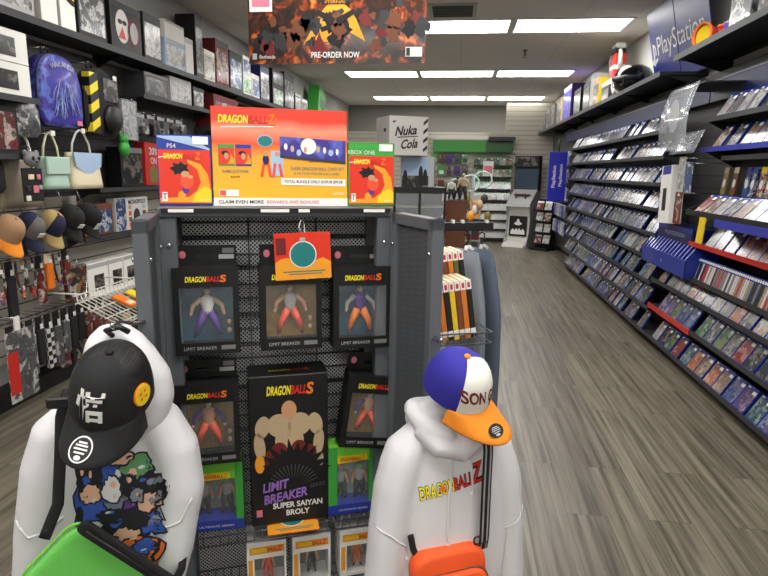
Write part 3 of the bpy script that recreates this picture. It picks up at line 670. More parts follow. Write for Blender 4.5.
# ------------------------------------------------------------------ cloth helpers
def remeshed(m, voxel=.008, smooth=6, folds=None):
    me = m.mesh('tmp'); bm = bmesh.new(); bm.from_mesh(me); bmesh.ops.recalc_face_normals(bm, faces=bm.faces[:]); bm.to_mesh(me); bm.free()
    o = bpy.data.objects.new('tmp', me); COL.objects.link(o)
    r = o.modifiers.new('r', 'REMESH'); r.mode = 'VOXEL'; r.voxel_size = voxel
    q = o.modifiers.new('s', 'SMOOTH'); q.iterations = smooth; q.factor = .5
    dg = bpy.context.evaluated_depsgraph_get(); e = o.evaluated_get(dg).to_mesh()
    vs = [v.co.copy() for v in e.vertices]; ns = [v.normal.copy() for v in e.vertices]; fs = [tuple(p.vertices) for p in e.polygons]
    bpy.data.objects.remove(o)
    if folds: vs = [v + n * folds(v, n) for v, n in zip(vs, ns)]
    return vs, fs
def drape(sub, vs, fs, dirn, lift, start=.3):
    """lay flat pieces (already standing off the cloth) onto the cloth along dirn"""
    t = BVHTree.FromPolygons(vs, fs); dirn = Vector(dirn).normalized(); out = []
    for p in sub.v:
        p = Vector(p); h = t.ray_cast(p - dirn * start, dirn)
        out.append(tuple(h[0] - dirn * (lift + (p.y * 0))) if h[0] is not None else None)
    good = [q for q in out]
    last = next((q for q in good if q), (0, 0, 0))
    for i, q in enumerate(good):
        if q is None:
            p = Vector(sub.v[i]); n_ = t.find_nearest(p); good[i] = tuple(n_[0] - dirn * lift)
    sub.v = good; return sub
def surf_tube(pts, vs, fs, dirn, r, mt, n=6, lift=0):
    t = BVHTree.FromPolygons(vs, fs); dirn = Vector(dirn).normalized(); out = []
    for p in pts:
        p = Vector(p); h = t.ray_cast(p - dirn * .4, dirn); out.append(h[0] - dirn * lift if h[0] is not None else t.find_nearest(p)[0])
    return M().tube(out, r, mt, n)
def dense(pts, k=8):
    out = []
    for a, b in zip(pts, pts[1:]): out += [tuple(Vector(a).lerp(Vector(b), i / k)) for i in range(k)]
    return out + [pts[-1]]
def oval(cx, cy, z, rx, ry, n=28, p=2.5, tilt=0):
    r = []
    for k in range(n):
        a = 2 * PI * k / n; c, s = math.cos(a), math.sin(a)
        x_ = math.copysign(abs(c) ** (2 / p), c) * rx; y_ = math.copysign(abs(s) ** (2 / p), s) * ry
        r.append((cx + x_, cy + y_, z + tilt * x_))
    return r
def cloth_fold(seed, amp=.006, fx=9, fz=3.2):
    def f(v, n):
        a = noise.noise(Vector((v.x * fx + seed, v.y * fx, v.z * fz))) ; b = noise.noise(Vector((v.x * fx * 2.6, v.y * fx * 2.6 + seed, v.z * fz * 2.2)))
        r = 1 - abs(noise.noise(Vector((v.x * 5 + v.z * 3.5, v.y * 4, v.z * 5 - v.x * 3 + seed)))) * 2.2
        return amp * (a * .9 + b * .35 + r * .45)
    return f

# ------------------------------------------------------------------ left hoodie (local frame: origin a=-.37 b=-.34 z=.5)
HL = thing('hoodie', 'white hooded sweatshirt with colourful chest print and green bag, hung on left door', 'hoodie', RW(-.37, -.345, .5), RZ)
m = M()
m.rings([oval(-.01, 0, z, rx, ry, tilt=t_) for z, rx, ry, t_ in ((-.06, .115, .062, 0), (.0, .122, .07, 0), (.18, .122, .075, 0), (.34, .122, .072, .02), (.44, .118, .062, .03), (.49, .1, .05, .03), (.52, .07, .04, .02), (.54, .045, .03, .0))], 'fabric_white')
m.tube([(-.06, 0, .49), (-.095, 0, .455), (-.118, -.005, .38), (-.142, -.012, .26), (-.162, -.02, .13), (-.176, -.03, .0), (-.18, -.03, -.04)], [.045, .052, .055, .05, .047, .043, .04], 'fabric_white', 14, ry=[.05, .058, .06, .056, .052, .046, .044])
m.tube([(.05, 0, .49), (.1, 0, .455), (.13, -.008, .40), (.14, -.016, .32), (.118, -.03, .2), (.09, -.042, .08), (.075, -.045, -.02)], [.045, .052, .052, .049, .046, .043, .04], 'fabric_white', 14, ry=[.05, .058, .06, .056, .052, .048, .044])
m3_ = M(); m3_.rings([oval(cx, cy, z, rx, ry, 24) for z, cx, cy, rx, ry in ((.44, .02, -.01, .07, .05), (.48, .03, -.012, .092, .062), (.53, .036, -.012, .098, .068), (.58, .041, -.01, .088, .064), (.62, .036, -.005, .07, .056), (.655, .03, .0, .05, .042), (.678, .027, .0, .026, .024))], 'fabric_white')
hv2, hf2 = remeshed(m3_, .0075, 5, cloth_fold(5.5, .005, 10, 3.4)); hood_ = M().add(hv2, hf2, 'fabric_white', smooth=True).build('hood', HL)
hv, hf = remeshed(m, .0075, 5, cloth_fold(3.1, .0055))
body = M().add(hv, hf, 'fabric_white', smooth=True).build('body', HL)
F_ = (0, 1, 0)
for pts in ([(-.175, -.3, .295), (-.15, -.3, .265), (-.11, -.3, .275), (-.085, -.3, .3)], [(.165, -.3, .31), (.14, -.3, .265), (.1, -.3, .25), (.075, -.3, .275)]):
    surf_tube(dense(pts), hv, hf, F_, .0028, 'rib_white', 6).build('seam', HL)
# chest print: plain colour blotches inside a ragged outline
def blob_patch(cx, cz, rx, rz, mt, seed, n=36, rings=7):
    o = M(); vs = [(cx, -.3, cz)]; fs = []
    for j in range(1, rings + 1):
        for k in range(n):
            a = 2 * PI * k / n; w_ = 1 + .3 * noise.noise(Vector((math.cos(a) * 1.9 + seed, math.sin(a) * 1.9, seed))) + .3 * noise.noise(Vector((math.cos(a) * 5 + seed, math.sin(a) * 5, seed)))
            vs.append((cx + math.cos(a) * rx * w_ * j / rings, -.3, cz + math.sin(a) * rz * w_ * j / rings))
    for k in range(n): fs.append((0, 1 + k, 1 + (k + 1) % n))
    for j in range(rings - 1):
        for k in range(n): fs.append((1 + j * n + k, 1 + (j + 1) * n + k, 1 + (j + 1) * n + (k + 1) % n, 1 + j * n + (k + 1) % n))
    return o.add(vs, fs, mt, smooth=True)
P('print_blue', (50, 84, 170), .85); P('print_black', (24, 24, 28), .85); P('print_orange', (216, 106, 40), .85); P('print_purple', (96, 56, 140), .85); P('print_tan', (214, 168, 140), .85); P('print_green', (88, 140, 92), .85); P('print_white', (206, 204, 204), .85); P('print_grey', (120, 124, 136), .85)
pr = M(); lay = 0
for cx, cz, rx, rz, mt in ((.03, .32, .07, .085, 'print_grey'), (-.03, .31, .03, .075, 'print_blue'), (.055, .285, .022, .075, 'print_purple'), (.01, .4, .03, .03, 'print_blue'), (.062, .395, .028, .026, 'print_green'), (-.03, .385, .022, .045, 'print_black'), (-.028, .35, .018, .02, 'print_tan'), (-.028, .27, .022, .02, 'print_white'),
                           (.085, .345, .03, .028, 'print_black'), (.08, .31, .022, .022, 'print_tan'), (.082, .262, .024, .022, 'print_blue'), (.028, .275, .036, .032, 'print_black'), (.03, .24, .026, .026, 'print_tan'), (.05, .2, .05, .036, 'print_orange'), (0, .225, .02, .03, 'print_orange'), (.012, .355, .018, .028, 'print_white'), (.065, .215, .02, .016, 'print_blue'), (.045, .36, .012, .02, 'print_black'), (.035, .42, .02, .012, 'print_tan'), (.005, .3, .02, .012, 'print_black'), (.058, .335, .012, .016, 'print_grey'), (.02, .19, .018, .02, 'print_black')):
    lay += 1
    for gw, mm in ((.004, 'print_black'), (0, mt)):
        b_p = blob_patch(cx, cz, rx + gw, rz + gw, mm, lay * 1.7, 26, 4); drape(b_p, hv, hf, F_, .0006 + lay * .0003 + (0 if gw else .00015)); pr.add(b_p.v, b_p.f, mm, smooth=True)
    for q in range(3):
        mm = rnd.choice(['print_black', 'print_white', mt, 'print_grey', 'print_tan', 'print_blue'])
        b_p = blob_patch(cx + rx * rnd.uniform(-.7, .7), cz + rz * rnd.uniform(-.7, .7), rx * rnd.uniform(.12, .35), rz * rnd.uniform(.12, .35), mm, lay * 1.7 + q, 12, 2); drape(b_p, hv, hf, F_, .0009 + lay * .0003); pr.add(b_p.v, b_p.f, mm, smooth=True)
pr.build('chest_print', HL, fix=False)
# cord of the hood on the hook
M().tube([(.03, -.03, .665), (.02, -.045, .682), (.045, -.05, .69), (.06, -.04, .676)], .006, 'black', 8).build('hood_cord', hood_)

# ------------------------------------------------------------------ right hoodie (origin a=.41 b=-.33 z=.4)
HR = thing('hoodie', 'white hooded sweatshirt with yellow and red chest lettering, hung on right door', 'hoodie', RW(.41, -.335, .4), RZ)
m = M()
m.rings([oval(.0, 0, z, rx, ry, tilt=t_) for z, rx, ry, t_ in ((-.1, .155, .062, 0), (.0, .155, .07, 0), (.2, .15, .075, 0), (.34, .145, .07, 0), (.42, .13, .06, 0), (.47, .1, .05, 0), (.5, .06, .04, 0))], 'fabric_white')
m.tube([(-.075, 0, .475), (-.12, 0, .43), (-.148, -.008, .34), (-.168, -.016, .22), (-.182, -.025, .08), (-.188, -.03, -.06)], [.04, .05, .052, .05, .046, .043], 'fabric_white', 14, ry=[.045, .056, .058, .054, .05, .046])
m.tube([(.07, 0, .475), (.11, 0, .425), (.135, -.008, .33), (.148, -.016, .22), (.158, -.02, .08), (.164, -.03, -.06)], [.04, .05, .052, .05, .047, .045], 'fabric_white', 14, ry=[.045, .056, .058, .054, .05, .046])
# folded hood: thick collar ring and slack bag behind
bm_ = m; m = M()
ring = []
for k in range(28):
    a = 2 * PI * k / 28; ring.append((-.022 + .074 * math.cos(a), .0 + .05 * math.sin(a), .507 + .034 * math.cos(a + PI) * .6 + (-.042 if math.sin(a) < -.2 else 0) * -math.sin(a) * (1 if math.cos(a) > -.2 else .6)))
m.tube(ring, .026, 'fabric_white', 10, ry=.03, closed=True)
m.ell((-.03, .03, .5), (.085, .05, .05), 'fabric_white')
m.tube([(-.095, -.03, .5), (-.055, -.062, .462), (.0, -.07, .448), (.035, -.06, .47)], [.024, .026, .026, .02], 'fabric_white', 10)
m.ell((-.04, .0, .535), (.05, .04, .028), 'fabric_white')
hv3, hf3 = remeshed(m, .0065, 4, cloth_fold(4.4, .004, 12, 6)); M().add(hv3, hf3, 'fabric_white', smooth=True).build('hood', HR); m = bm_
rv, rfc = remeshed(m, .0075, 5, cloth_fold(9.7, .006, 8, 2.6))
M().add(rv, rfc, 'fabric_white', smooth=True).build('body', HR)
for pts in ([(-.21, -.3, .262), (-.17, -.3, .245), (-.13, -.3, .205), (-.115, -.3, .165)], [(.2, -.3, .27), (.165, -.3, .235), (.13, -.3, .22)], [(-.128, -.3, .175), (-.12, -.3, .1), (-.122, -.3, -.02)], [(.135, -.3, .22), (.13, -.3, .1), (.135, -.3, -.05)]):
    surf_tube(dense(pts), rv, rfc, F_, .0026, 'rib_white', 6).build('seam', HR)
for pts in ([(-.015, -.3, .455), (-.022, -.3, .4), (-.03, -.3, .33), (-.03, -.3, .24), (-.026, -.3, .2)], [(.018, -.3, .465), (.026, -.3, .42), (.03, -.3, .36), (.032, -.3, .335)]):
    o_ = surf_tube(dense(pts), rv, rfc, F_, .0032, 'fabric_white', 6, lift=.002)
    o_.ell(tuple(Vector(o_.v[-1])), (.0045, .0045, .007), 'white'); o_.build('drawstring', HR)
lg = M(); T = FR(-.018, -.3, .362, rad(14))
for s, dx, dy, ww, hh, c, q in (('DRAGON', -.042, 0, .084, .034, 'ink_yellow', .0012), ('BALL', .026, 0, .052, .031, 'ink_red', .0012), ('Z', .064, .008, .034, .05, 'ink_red', .0014)):
    for k_, (mt, bo, lf) in enumerate((('print_black', .07, .0008), (c, .012, .0016))):
        sub = M().text(s, mt, T @ Matrix.Translation((dx, dy, 0)), ww + (.003 if k_ == 0 else 0), hh + (.003 if k_ == 0 else 0), 0, bo, .12); drape(sub, rv, rfc, F_, lf); lg.add(sub.v, sub.f, mt)
sub = M().disc(.008, 0.0001, 'orange', T @ Matrix.Translation((-.028, 0, 0)), 14); drape(sub, rv, rfc, F_, .0026); lg.add(sub.v, sub.f, 'orange')
lg.build('chest_lettering', HR, fix=False)

# ------------------------------------------------------------------ caps
def basis(f, up):
    f = Vector(f).normalized(); up = Vector(up); up = (up - f * up.dot(f)).normalized(); y_ = -f; x_ = y_.cross(up)
    return Matrix((x_, y_, up)).transposed().to_4x4()
def cap(label, loc, f, up, front, back, brim, button=None, world=False, group=None, size=1.0, bare=False, rz=0.0, name='baseball_cap', Lb=None):
    """baseball cap: local -y is forward"""
    Q = Matrix.Rotation(rz, 4, 'Z') @ basis(f, up)
    t = thing(name, label, 'cap', loc, tuple(Q.to_euler()), group)
    a, b_, h = .084 * size, .1 * size, .128 * size; n, L_ = 48, 10
    def pt(th, q):
        e = q * PI / 2; r_ = math.cos(e) ** .62 if e < PI / 2 - .01 else .02
        fr = max(0, -math.sin(th)); zz = h * (math.sin(e) ** (.95 - .12 * fr)); seam = 1 - .012 * math.exp(-((((th / (PI / 3) + .5) % 1) - .5) * 9) ** 2)
        return (a * math.cos(th) * r_ * seam, b_ * math.sin(th) * r_ * seam * (1 + .04 * fr * (1 - q)), zz)
    vs = [pt(2 * PI * k / n, j / L_) for j in range(L_ + 1) for k in range(n)]
    m = M(); o = len(m.v); m.v = vs; i1, i2 = m.mi(front), m.mi(back)
    for j in range(L_):
        for k in range(n):
            k2 = (k + 1) % n; th = 2 * PI * (k + .5) / n; dd = abs(((th - 1.5 * PI + PI) % (2 * PI)) - PI)
            m.f.append((j * n + k, j * n + k2, (j + 1) * n + k2, (j + 1) * n + k)); m.fm.append(i1 if dd < PI / 3 else i2); m.sm.append(True)
    m.f.append(tuple(L_ * n + k for k in range(n))); m.fm.append(i2); m.sm.append(True)
    # sweatband: inner skin
    m.rings([[(x_ * .97, y_ * .97, z_) for x_, y_, z_ in (pt(2 * PI * k / n, q) for k in range(n))] for q in (0, .12)], back, cap=False)
    cr = m.build('crown', t, fix=False); cr_geo = (list(m.v), list(m.f))
    br = M(); Lb = Lb or .078 * size
    def bp(u_, w_):
        th = (u_ - .5) * 2 * rad(74); bx, by = a * .99 * math.sin(th), -b_ * 1.02 * math.cos(th)
        ox, oy = a * 1.03 * math.sin(th * 1.06), -(b_ * math.cos(th) + Lb * max(0, math.cos((u_ - .5) * PI)) ** .55)
        x_, y_ = bx + (ox - bx) * w_, by + (oy - by) * w_
        return (x_, y_, .004 - .042 * w_ * size - 1.5 * x_ * x_ * w_)
    br.grid(bp, 28, 6, brim, thick=(0, 0, -.004)); bo = br.build('brim', t)
    M().ell((0, 0, h + .002), (.008, .008, .005), button or front).build('button', t)
    return t, cr_geo, bp
def on_crown(sub_fn, geo, lift=.0014):
    return drape(sub_fn, geo[0], geo[1], (0, 1, 0), lift)
def brim_sticker(t, bp, u_, w_, rx, ry, dark_first=True):
    p = Vector(bp(u_, w_)); pu = Vector(bp(u_ + .02, w_)); pw = Vector(bp(u_, w_ + .02)); x_ = (pu - p).normalized(); y_ = (p - pw); y_ = (y_ - x_ * y_.dot(x_)).normalized(); z_ = x_.cross(y_)
    if z_.z < 0: x_ = -x_; z_ = x_.cross(y_)
    T = Matrix((x_, y_, z_)).transposed().to_4x4(); T.translation = p + z_ * .0012
    m = M(); m.disc(rx, .0004, 'white' if dark_first else 'black', T, 24, ry); m.disc(rx * .88, .0004, 'black', T @ Matrix.Translation((0, 0, .0006)), 24, ry * .88)
    for k, (ww, yy) in enumerate(((.5, .5), (.72, .28), (.8, .02), (.62, -.26))): m.cbox((0, yy * ry, .0013), (ww * rx * 1.5, ry * .13, .0006), 'white' if dark_first else 'lightgrey', T)
    m.disc(rx * .3, .0004, 'white' if dark_first else 'lightgrey', T @ Matrix.Translation((0, -ry * .62, .0012)), 14, ry * .18)
    return m.build('brim_sticker', [c for c in t.children if c.name.startswith('brim')][0])

t, geo, bp = cap('black cap with white character emblem hung over the left hoodie', RW(-.334, -.45, 1.068), (-.24, -.86, -.36), (.16, -.05, .95), 'capblack', 'capmesh', 'capgrey' if False else 'capblack', rz=RZ, size=.86, Lb=.06)
e = M().text('悟', 'white', FR(-.004, -.3, .052), .052, .06, 0, .03); on_crown(e, geo, .002); e.build('emblem', [c for c in t.children if c.name.startswith('crown')][0], fix=False)
brim_sticker(t, bp, .46, .55, .02, .024)
pt_ = M(); _a = rad(68); _d = Vector((-math.sin(_a), math.cos(_a), -.12)).normalized(); _h = BVHTree.FromPolygons(geo[0], geo[1]).ray_cast(Vector((0, 0, .036)) - _d * .3, _d)
_z = -_d if _h[1].dot(_d) > 0 and False else (_h[1] if _h[1].dot(_d) < 0 else -_h[1]); _x = Vector((0, 0, 1)).cross(_z).normalized(); _y = _z.cross(_x)
T = Matrix((_x, _y, _z)).transposed().to_4x4(); T.translation = _h[0] - _z * .001
pt_.disc(.022, .003, 'orange', T, 24); pt_.disc(.0205, .0012, 'yellow', T @ Matrix.Translation((0, 0, .003)), 24)
for q in ((-.006, .006), (.006, .006), (-.006, -.006), (.006, -.006)):
    pt_.prism([(math.cos(PI / 2 + k * PI / 5) * (.0042 if k % 2 == 0 else .0018) + q[0], math.sin(PI / 2 + k * PI / 5) * (.0042 if k % 2 == 0 else .0018) + q[1]) for k in range(10)], .0006, 'sign_red', T @ Matrix.Translation((0, 0, .0042)))
pt_.build('side_patch', [c for c in t.children if c.name.startswith('crown')][0])

t, geo, bp = cap('white and purple cap with orange brim hung over the right hoodie', RW(.392, -.385, .998), (.62, -.70, -.40), (-.24, -.05, .95), 'capwhite', 'capblue', 'caporange', 'caporange', rz=RZ, size=.83, Lb=.082)
e = M().text('SON GOKU', 'maroon', FR(-.002, -.3, .05), .112, .032, 0, .03); on_crown(e, geo, .0018)
e2 = M().disc(.011, .0001, 'black', FR(.012, -.3, .026), 18, .014); on_crown(e2, geo, .0015); e.add(e2.v, e2.f, 'black')
e3 = M().text('悟', 'white', FR(.012, -.3, .026), .015, .02, 0, .0); on_crown(e3, geo, .0022); e.add(e3.v, e3.f, 'white'); e.build('crown_lettering', [c for c in t.children if c.name.startswith('crown')][0], fix=False)
brim_sticker(t, bp, .42, .6, .021, .016, False)

# ------------------------------------------------------------------ shoulder bags on the hoodies
def rrect(w, h, r, n=6):
    out = []
    for cx, cy, a0 in ((w / 2 - r, h / 2 - r, 0), (-w / 2 + r, h / 2 - r, 90), (-w / 2 + r, -h / 2 + r, 180), (w / 2 - r, -h / 2 + r, 270)):
        for k in range(n + 1): an = rad(a0 + 90 * k / n); out.append((cx + r * math.cos(an), cy + r * math.sin(an)))
    return out
def pad(m, w, h, r, d, mt, T, puff=.25):
    """soft padded slab, front at +z"""
    rs = []
    for z_, s in ((0, .94), (d * .2, 1), (d * .75, 1), (d * .95, .96), (d, .88), (d * (1 + puff * .4), .5), (d * (1 + puff * .5), .05)):
        rs.append([(x_ * s if s < .9 else x_ - math.copysign(1, x_) * w / 2 * (1 - s), y_ * s if s < .9 else y_ - math.copysign(1, y_) * h / 2 * (1 - s), z_) for x_, y_ in rrect(w, h, r)])
    m.rings(rs, mt, T)
def flat_strap(pts, w, th, mt, up=(0, 1, 0)):
    return M().tube(dense(pts, 5), th, mt, 8, ry=w, up=up)
BL = thing('shoulder_bag', 'lime green shoulder bag on black strap hanging over the left hoodie', 'bag', RW(-.372, -.49, .69), (0, rad(45), RZ))
m = M(); pad(m, .262, .17, .035, .026, 'bag_green', FR(.004, .012, -.004)); m.build('body', BL)
m = M(); pad(m, .235, .026, .011, .012, 'strap', FR(-.008, -.013, .09)); zf_ = m.build('zip_flap', BL)
m = M().tube([(-.11, -.03, .092), (0, -.033, .094), (.11, -.03, .092)], .0025, 'black', 6); m.build('zipper', zf_)
m = M().tube([(x_ , .005, z_) for x_, z_ in rrect(.264, .172, .036)], .003, 'lime', 6, closed=True); m.build('piping', BL)
Q = Matrix.Rotation(-rad(45), 4, 'Y')      # straps are given in the hoodie's upright frame
def loc_(a, b, z, a0, b0, z0, q): return tuple(q @ Vector((a - a0, b - b0, z - z0)))
L1 = [loc_(*p, -.372, -.49, .69, Q) for p in ((-.47, -.475, .80), (-.445, -.46, .86), (-.436, -.45, .95), (-.43, -.44, 1.03), (-.42, -.415, 1.075))]
flat_strap(L1, .0105, .0025, 'strap', Q @ Vector((0, 1, 0))).build('strap', BL)
L2 = [loc_(*p, -.372, -.49, .69, Q) for p in ((-.305, -.475, .60), (-.26, -.455, .62), (-.232, -.43, .66), (-.224, -.38, .71), (-.224, -.30, .8), (-.24, -.25, .9))]
flat_strap(L2, .009, .0025, 'strap', Q @ Vector((0, 1, 0))).build('strap', BL)
pq = Q @ Vector((-.43 + .372, -.443 + .49, 1.06 - .69)); M().cbox((0, 0, 0), (.044, .012, .022), 'black', Matrix.Translation(pq) @ Q, bev=.003).build('buckle', BL)

BR = thing('shoulder_bag', 'orange shoulder bag with white round emblem hanging over the right hoodie', 'bag', RW(.385, -.42, .505), (0, rad(-5), RZ))
m = M(); pad(m, .188, .2, .045, .055, 'bag_orange', FR(0, .035, 0)); m.build('body', BR)
m = M(); pad(m, .165, .145, .04, .022, 'bag_orange', FR(.008, -.018, -.022)); fp_ = m.build('front_pocket', BR)
m = M().tube([(x_ + .008, -.022, z_ - .022) for x_, z_ in rrect(.166, .146, .04)][:15], .0045, 'brown', 6); m.build('zipper', fp_)
m = M(); m.disc(.019, .0015, 'white', FR(.024, -.045, .006), 24, .021); m.text('悟', 'navy', FR(.024, -.0468, .006), .022, .026, .0005, .02); m.build('emblem', fp_)
Q = Matrix.Rotation(rad(5), 4, 'Y')
def s2(dx):
    return [loc_(a + dx, b, z, .385, -.42, .505, Q) for a, b, z in ((.472, -.415, .585), (.47, -.425, .62), (.468, -.425, .75), (.47, -.42, .85), (.468, -.41, .915), (.45, -.39, .95))]
st_ = flat_strap(s2(0), .013, .0025, 'strap', (0, 1, 0)).build('strap', BR)
m = M()
for dx in (-.006, .006): m2 = flat_strap([tuple(Vector(p) + Vector((0, -.0026, 0))) for p in s2(dx)], .0022, .0008, 'strap_grey', (0, 1, 0)); m.add(m2.v, m2.f, 'strap_grey', smooth=True)
m.build('strap_stripe', st_)
flat_strap([loc_(*p, .385, -.42, .505, Q) for p in ((.315, -.405, .56), (.296, -.40, .6), (.288, -.4, .64))], .008, .0025, 'strap', (0, 1, 0)).build('strap', BR)
m = M().tube([(x_ + .086, -.005, z_ + .105) for x_, z_ in rrect(.036, .02, .006, 3)], .0022, 'black', 6, closed=True); m.build('buckle', BR)

# ------------------------------------------------------------------ books in the wire basket beside the rack
m = M(); bz = .98
for z_ in (bz, bz + .035): m.tube([(.38, .0, z_), (.665, .0, z_), (.665, .29, z_), (.38, .29, z_)], .0026, 'wire', 6, closed=True)
for k in range(13): x_ = .385 + .022 * k; m.tube([(x_, 0, bz + .035), (x_, 0, bz), (x_, .29, bz), (x_, .29, bz + .035)], .0014, 'wire', 5) if x_ < .66 else None
m.tube([(.334, .17, bz + .1), (.38, .17, bz + .035)], .003, 'wire', 6); m.tube([(.334, .05, bz + .1), (.38, .05, bz + .035)], .003, 'wire', 6)
m.build('wire_basket', rk)
SP = {'yellow': (238, 196, 40), 'orange': (214, 120, 40), 'brown': (122, 66, 40), 'black': (30, 28, 28), 'red': (170, 50, 36), 'olive': (96, 96, 52)}
K['spine'] = objmat('spine', .5)
def make_book():
    t = thing('paperback_book', 'x', 'book', (0, 0, 0))
    w, d, h = .0165, .115, .185
    M().box(-w / 2 + .001, w / 2 - .001, .002, d - .002, .001, h - .001, 'cream').build('pages', t)
    c = M().box(-w / 2, w / 2, 0, .0015, 0, h, 'spine'); c.box(-w / 2, -w / 2 + .0008, 0, d, 0, h, 'spine'); c.box(w / 2 - .0008, w / 2, 0, d, 0, h, 'spine'); c.build('cover', t)
    b = M().box(-w / 2, w / 2, -.0006, 0, h - .03, h, 'paper'); b.box(-w / 4, w / 4, -.0009, -.0005, h - .024, h - .008, 'ink_red'); b.box(-w / 2, w / 2, -.0006, 0, .012, .03, 'paper'); b.build('title_label', t)
    return t
bk = None
for tier, (b0, z0, nm) in enumerate(((.022, bz + .004, 'front tier'), (.15, bz + .075, 'raised back tier'))):
    cs = ['yellow', 'brown', 'orange', 'black', 'yellow', 'brown', 'orange', 'black'] if tier == 0 else ['brown', 'orange', 'olive', 'yellow', 'brown', 'orange', 'olive', 'black']
    for k, cn in enumerate(cs):
        lb = '%s-spined book, %s from the left in the %s of the wire basket' % (cn, ordinal(k + 1), nm)
        pos = RW(.484 + .0185 * k + tier * .022, b0, z0 + k * .0018)
        if bk is None: bk = o = make_book(); o['label'] = lb; o['group'] = 'books in the wire basket'; o.location = pos; o.rotation_euler = (0, rad(-9), RZ)
        else: o = dup(bk, pos, (0, rad(-9), RZ), lb)
        setcol(o, SP[cn])
M().box(.47, .645, .15, .27, bz + .03, bz + .073, 'rack').build('book_riser', rk)

# ------------------------------------------------------------------ clothing rail with grey garments behind the rack
cr_ = thing('clothing_rail', 'black clothing rail with small white clips behind the rack', 'clothes rail', RW(.78, .5, 0), RZ)
M().box(-.2, .1, -.012, .012, 1.278, 1.31, 'black', bev=.003).build('rail', cr_)
M().cyl((-.19, 0, .02), (-.19, 0, 1.28), .014, 'black').build('upright', cr_); M().box(-.25, .1, -.2, .2, 0, .02, 'black', bev=.004).build('base', cr_)
for x_ in (-.11, -.07, -.03, .07): M().cbox((x_, -.008, 1.314), (.009, .02, .012), 'white').build('clip', cr_)
def garment(label, a, b, ztop, zbot, w0, w1, d, mt, seed, grp):
    t = thing('garment', label, 'garment', RW(a, b, zbot), RZ + rad(6), grp); H = ztop - zbot
    m = M(); m.rings([oval(.012 * math.sin(q * 3), 0, H * (1 - q), (w0 + (w1 - w0) * q) * (.5 if q == 0 else 1), d * (.6 + .4 * min(1, q * 4)), 40, 2.2) for q in [k / 14 for k in range(15)]], mt)
    for i, v in enumerate(m.v):
        an = math.atan2(v[1], v[0]); f = .0065 * math.sin(an * 9 + seed + v[2] * 4) * min(1, (H - v[2]) * 4 + .1)
        m.v[i] = (v[0] + math.cos(an) * f, v[1] + math.sin(an) * f, v[2])
    m.build('cloth', t)
    M().tube([(0, 0, H - .005), (0, 0, H + .03), (.012, 0, H + .045), (.012, 0.0, H + .06), (0, 0, H + .068), (-.012, 0, H + .06)], .003, 'black', 6).build('hanger_hook', t)
    M().tube([(-w0 * .5, -.02, H + .002), (-w0 * .2, -.01, H + .015), (w0 * .2, -.01, H + .015), (w0 * .6, -.02, H + .002)], .008, 'white' if mt != 'denim' else 'lightgrey', 8).build('collar', t)
garment('blue grey garment hanging on the black rail nearest the aisle', .832, .49, 1.205, .35, .028, .042, .14, 'denim', 0, 'grey garments on the rail')
garment('pale grey garment hanging on the black rail next to the books', .775, .50, 1.2, .35, .03, .05, .15, 'greyknit', 2, 'grey garments on the rail')
# ------------------------------------------------------------------ right wall fixture
ry_ = rad(-90)
def slat_panel(name, x0, x1, y0, y1, z0, z1, mt): return struct(name, M().box(x0, x1, y0, y1, z0, z1, mt))
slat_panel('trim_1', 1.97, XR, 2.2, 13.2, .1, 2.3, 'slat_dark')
# shelves that carry the face-out games (thing = one shelf board with its price lip)
def game_shelf(label, y0, y1, z, lip='dark', depth=.2, x=1.72, grp='face-out game shelves on the right wall'):
    t = thing('game_shelf', label, 'shelf', (x, (y0 + y1) / 2, z), ry_, grp); L2 = (y1 - y0) / 2
    M().box(-L2, L2, .004, 1.97 - x, .0, .008, 'dark').build('board', t)
    M().box(-L2, L2, 0, .004, -.012, .022, lip).build('price_lip', t)
    m = M()
    for q in (-L2 + .01, L2 - .01): m.add([(q - .002, .02, 0), (q + .002, .02, 0), (q + .002, 1.97 - x, 0), (q - .002, 1.97 - x, 0), (q - .002, 1.97 - x, -.12), (q + .002, 1.97 - x, -.12)], [(0, 1, 2, 3), (0, 3, 4), (1, 5, 2), (3, 2, 5, 4), (0, 4, 5, 1)], 'dark')
    m.build('bracket', t)
    return t
SH = [(1.87, 'top shelf'), (1.65, 'second shelf down'), (1.42, 'third shelf down'), (1.20, 'fourth shelf down'), (.98, 'fifth shelf down'), (.77, 'sixth shelf down'), (.555, 'seventh shelf down'), (.32, 'eighth shelf down'), (.09, 'bottom shelf')]
for z, nm in SH: game_shelf('long dark %s of the far game wall on the right' % nm, 5.32, 9.75, z)
NR = [(1.885, 'top shelf', 'dark'), (1.68, 'second shelf down', 'royal'), (1.005, 'shelf with the red lip', 'red'), (.75, 'shelf of the standing spines', 'dark'), (.6, 'shelf under the standing spines', 'dark'), (.37, 'second lowest shelf', 'dark'), (.095, 'bottom shelf', 'dark')]
for z, nm, lp in NR:
    y1 = 4.56 if z > .8 else 5.3
    o = game_shelf('%s %s, near section of the right game wall' % ({'dark': 'dark', 'royal': 'blue edged', 'red': 'red edged'}[lp], nm), 2.3, y1, z, lp)
    if z == .37: ps = M().box(-1.5, -.55, -.0045, -.0005, -.022, .024, 'red').build('price_strip', o); ps['label'] = 'short red price strip'

